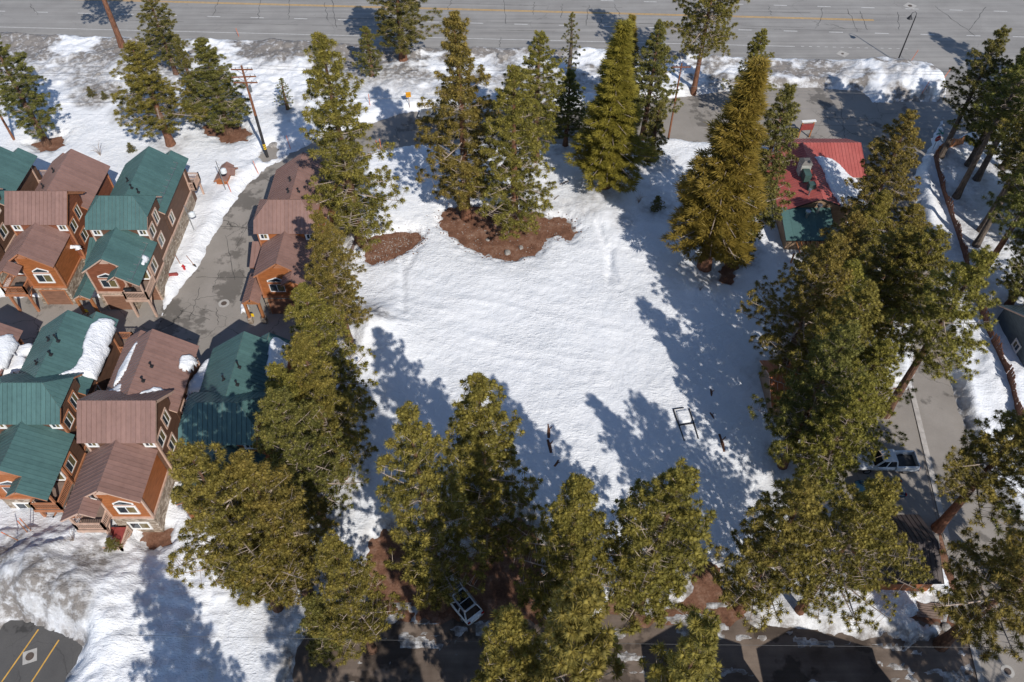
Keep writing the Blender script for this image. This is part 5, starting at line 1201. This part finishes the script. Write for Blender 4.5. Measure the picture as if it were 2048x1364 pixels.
def rock(px_, py_, s, label, seed):
    x, y = G(px_, py_); rs = random.Random(seed); bm = bmesh.new(); bmesh.ops.create_icosphere(bm, subdivisions=2, radius=1)
    for v in bm.verts: v.co *= rs.uniform(.82, 1.12); v.co.z *= .6
    me = bpy.data.meshes.new('rock'); bm.to_mesh(me); bm.free(); o = link('rock', me, M['rock'], None, (x, y, gz(x, y))); o.scale = (s, s*.8, s); o.rotation_euler.z = rs.uniform(0, 6); tag(o, label, 'rock', 'rocks')
rock(546,292,.75,'grey boulder at the foot of the banded utility pole',1); rock(1005,125,1.1,'dirty boulder shaped ice block on the highway bank',2); rock(203,163,.4,'small brown rock on the dirty bank at upper left',3); rock(1892,1255,.45,'boulder at the street corner by the fallen planks',4); rock(1905,1240,.35,'smaller boulder at the street corner',5); rock(1015,505,.5,'flat grey rock in the large bare patch',6); rock(1042,495,.4,'smaller flat grey rock in the large bare patch',7); rock(1840,472,.7,'boulder in the snow beside the side street bank',8); rock(975,480,.3,'pale stone in the middle of the large bare patch',9)
# stones and cones strewn along the melt edge of the bare patches
rs = random.Random(9); m = MB()
for P in patches[:2]:
    n = len(P)
    for k in range(520):
        i = rs.randrange(n); u = rs.random(); a, b = P[i], P[(i+1) % n]; x = a[0]+(b[0]-a[0])*u+rs.gauss(0, .7); y = a[1]+(b[1]-a[1])*u+rs.gauss(0, .55)-.15; s = rs.uniform(.03, .13); z = gz(x, y)
        m.add([(x-s, y, z), (x, y-s, z), (x+s, y, z), (x, y+s, z), (x, y, z+s)], [(0, 1, 4), (1, 2, 4), (2, 3, 4), (3, 0, 4)])
m2 = MB()
for P in patches[:2]:
    a = np.array(P); k = 0
    while k < 260:
        x, y = rs.uniform(a[:, 0].min(), a[:, 0].max()), rs.uniform(a[:, 1].min(), a[:, 1].max())
        if sdist(P, np.array([x]), np.array([y]))[0] > -.3: continue
        s = rs.choice((.03, .04, .05, .06, .09)); m2.add([(x-s, y, 0), (x, y-s, 0), (x+s, y, 0), (x, y+s, 0), (x, y, s)], [(0, 1, 4), (1, 2, 4), (2, 3, 4), (3, 0, 4)]); k += 1
tag(m2.build('pale_stones', M['rock'], None, fix=False), 'pale pebbles scattered over the bare brown patches', 'stones', kind='stuff')
tag(m.build('forest_litter', M['log'], None, fix=False), 'dark cones and bark bits strewn round the bare patches', 'litter', kind='stuff')
# tools and hydrant beside the drive
x, y = G(372, 545); t = empty('hydrant', (x, y, gz(x, y)-.1), 0, 'red hydrant in the snow beside the drive', 'hydrant')
m = MB(); m.tube([(0, 0, 0), (0, 0, .55), (0, 0, .7), (0, 0, .8)], [.14, .14, .11, .03], 10); m.build('barrel', M['sign_red'], t); m = MB(); m.tube([(-.22, 0, .5), (.22, 0, .5)], .07, 8); m.build('nozzle', M['sign_red'], t)
for (a, b, l, nm, mt) in ((390, 535, -.6, 'shovel leaning in the snow right of the hydrant', 'dark_metal'), (366, 540, -.35, 'snow shovel stuck in the snow left of the hydrant', 'white')):
    x, y = G(a, b); t = empty('shovel', (x, y, gz(x, y)-.1), 0, nm, 'shovel'); MB().tube([(0, 0, .35), (l, .3, 1.6)], .03, 6).build('handle', M['timber'], t); MB().hull([(-.2, -.05, 0), (.2, -.05, 0), (.2, .05, 0), (-.2, .05, 0)], [(-.18, 0, .42), (.18, 0, .42), (.12, .1, .42), (-.12, .1, .42)]).build('blade', M[mt], t)
x, y = G(350, 560); o = MB().hull([(-.6, -.25, 0), (.6, -.05, 0), (.6, .25, 0), (-.6, .05, 0)], [(-.55, -.2, .3), (.5, 0, .35), (.5, .2, .35), (-.55, .05, .3)]).build('wheelbarrow_tray', M['maroon'], None, (x, y, gz(x, y)-.05)); tag(o, 'maroon tray tipped over in the snow by the stone base', 'tray')
# green tarp by the right grove and fallen planks at the corner
x, y = G(1748, 697); o = MB().hull([(-.5, -.6, 0), (.5, -.6, 0), (.5, .6, 0), (-.5, .6, 0)], [(-.3, -.35, .9), (.25, -.4, 1.0), (.3, .3, .85), (-.25, .35, 1.0)]).build('covered_bin', M['pot_green'], None, (x, y, gz(x, y))); tag(o, 'bright green tarp covered bin among the right grove pines', 'bin')
t = empty('plank_pile', (*G(1858, 1225), .25), R(-8), 'pile of weathered planks at the street corner', 'planks')
for k in range(7): MB().box(-1.0+rs.uniform(-.2, .1), 1.0+rs.uniform(-.1, .3), -.6+k*.2, -.43+k*.2, .05*(k % 3), .05*(k % 3)+.05).build('plank', M['deck'], t)
# snow heap by the entry post of the lone townhouse
snow_patch('snow_heap', [G(*p) for p in [(480,612),(488,602),(498,605),(500,622),(490,632),(480,628)]], lambda X, Y: X*0, .7, 'small shovelled snow heap beside the lone townhouse porch', seed=20)
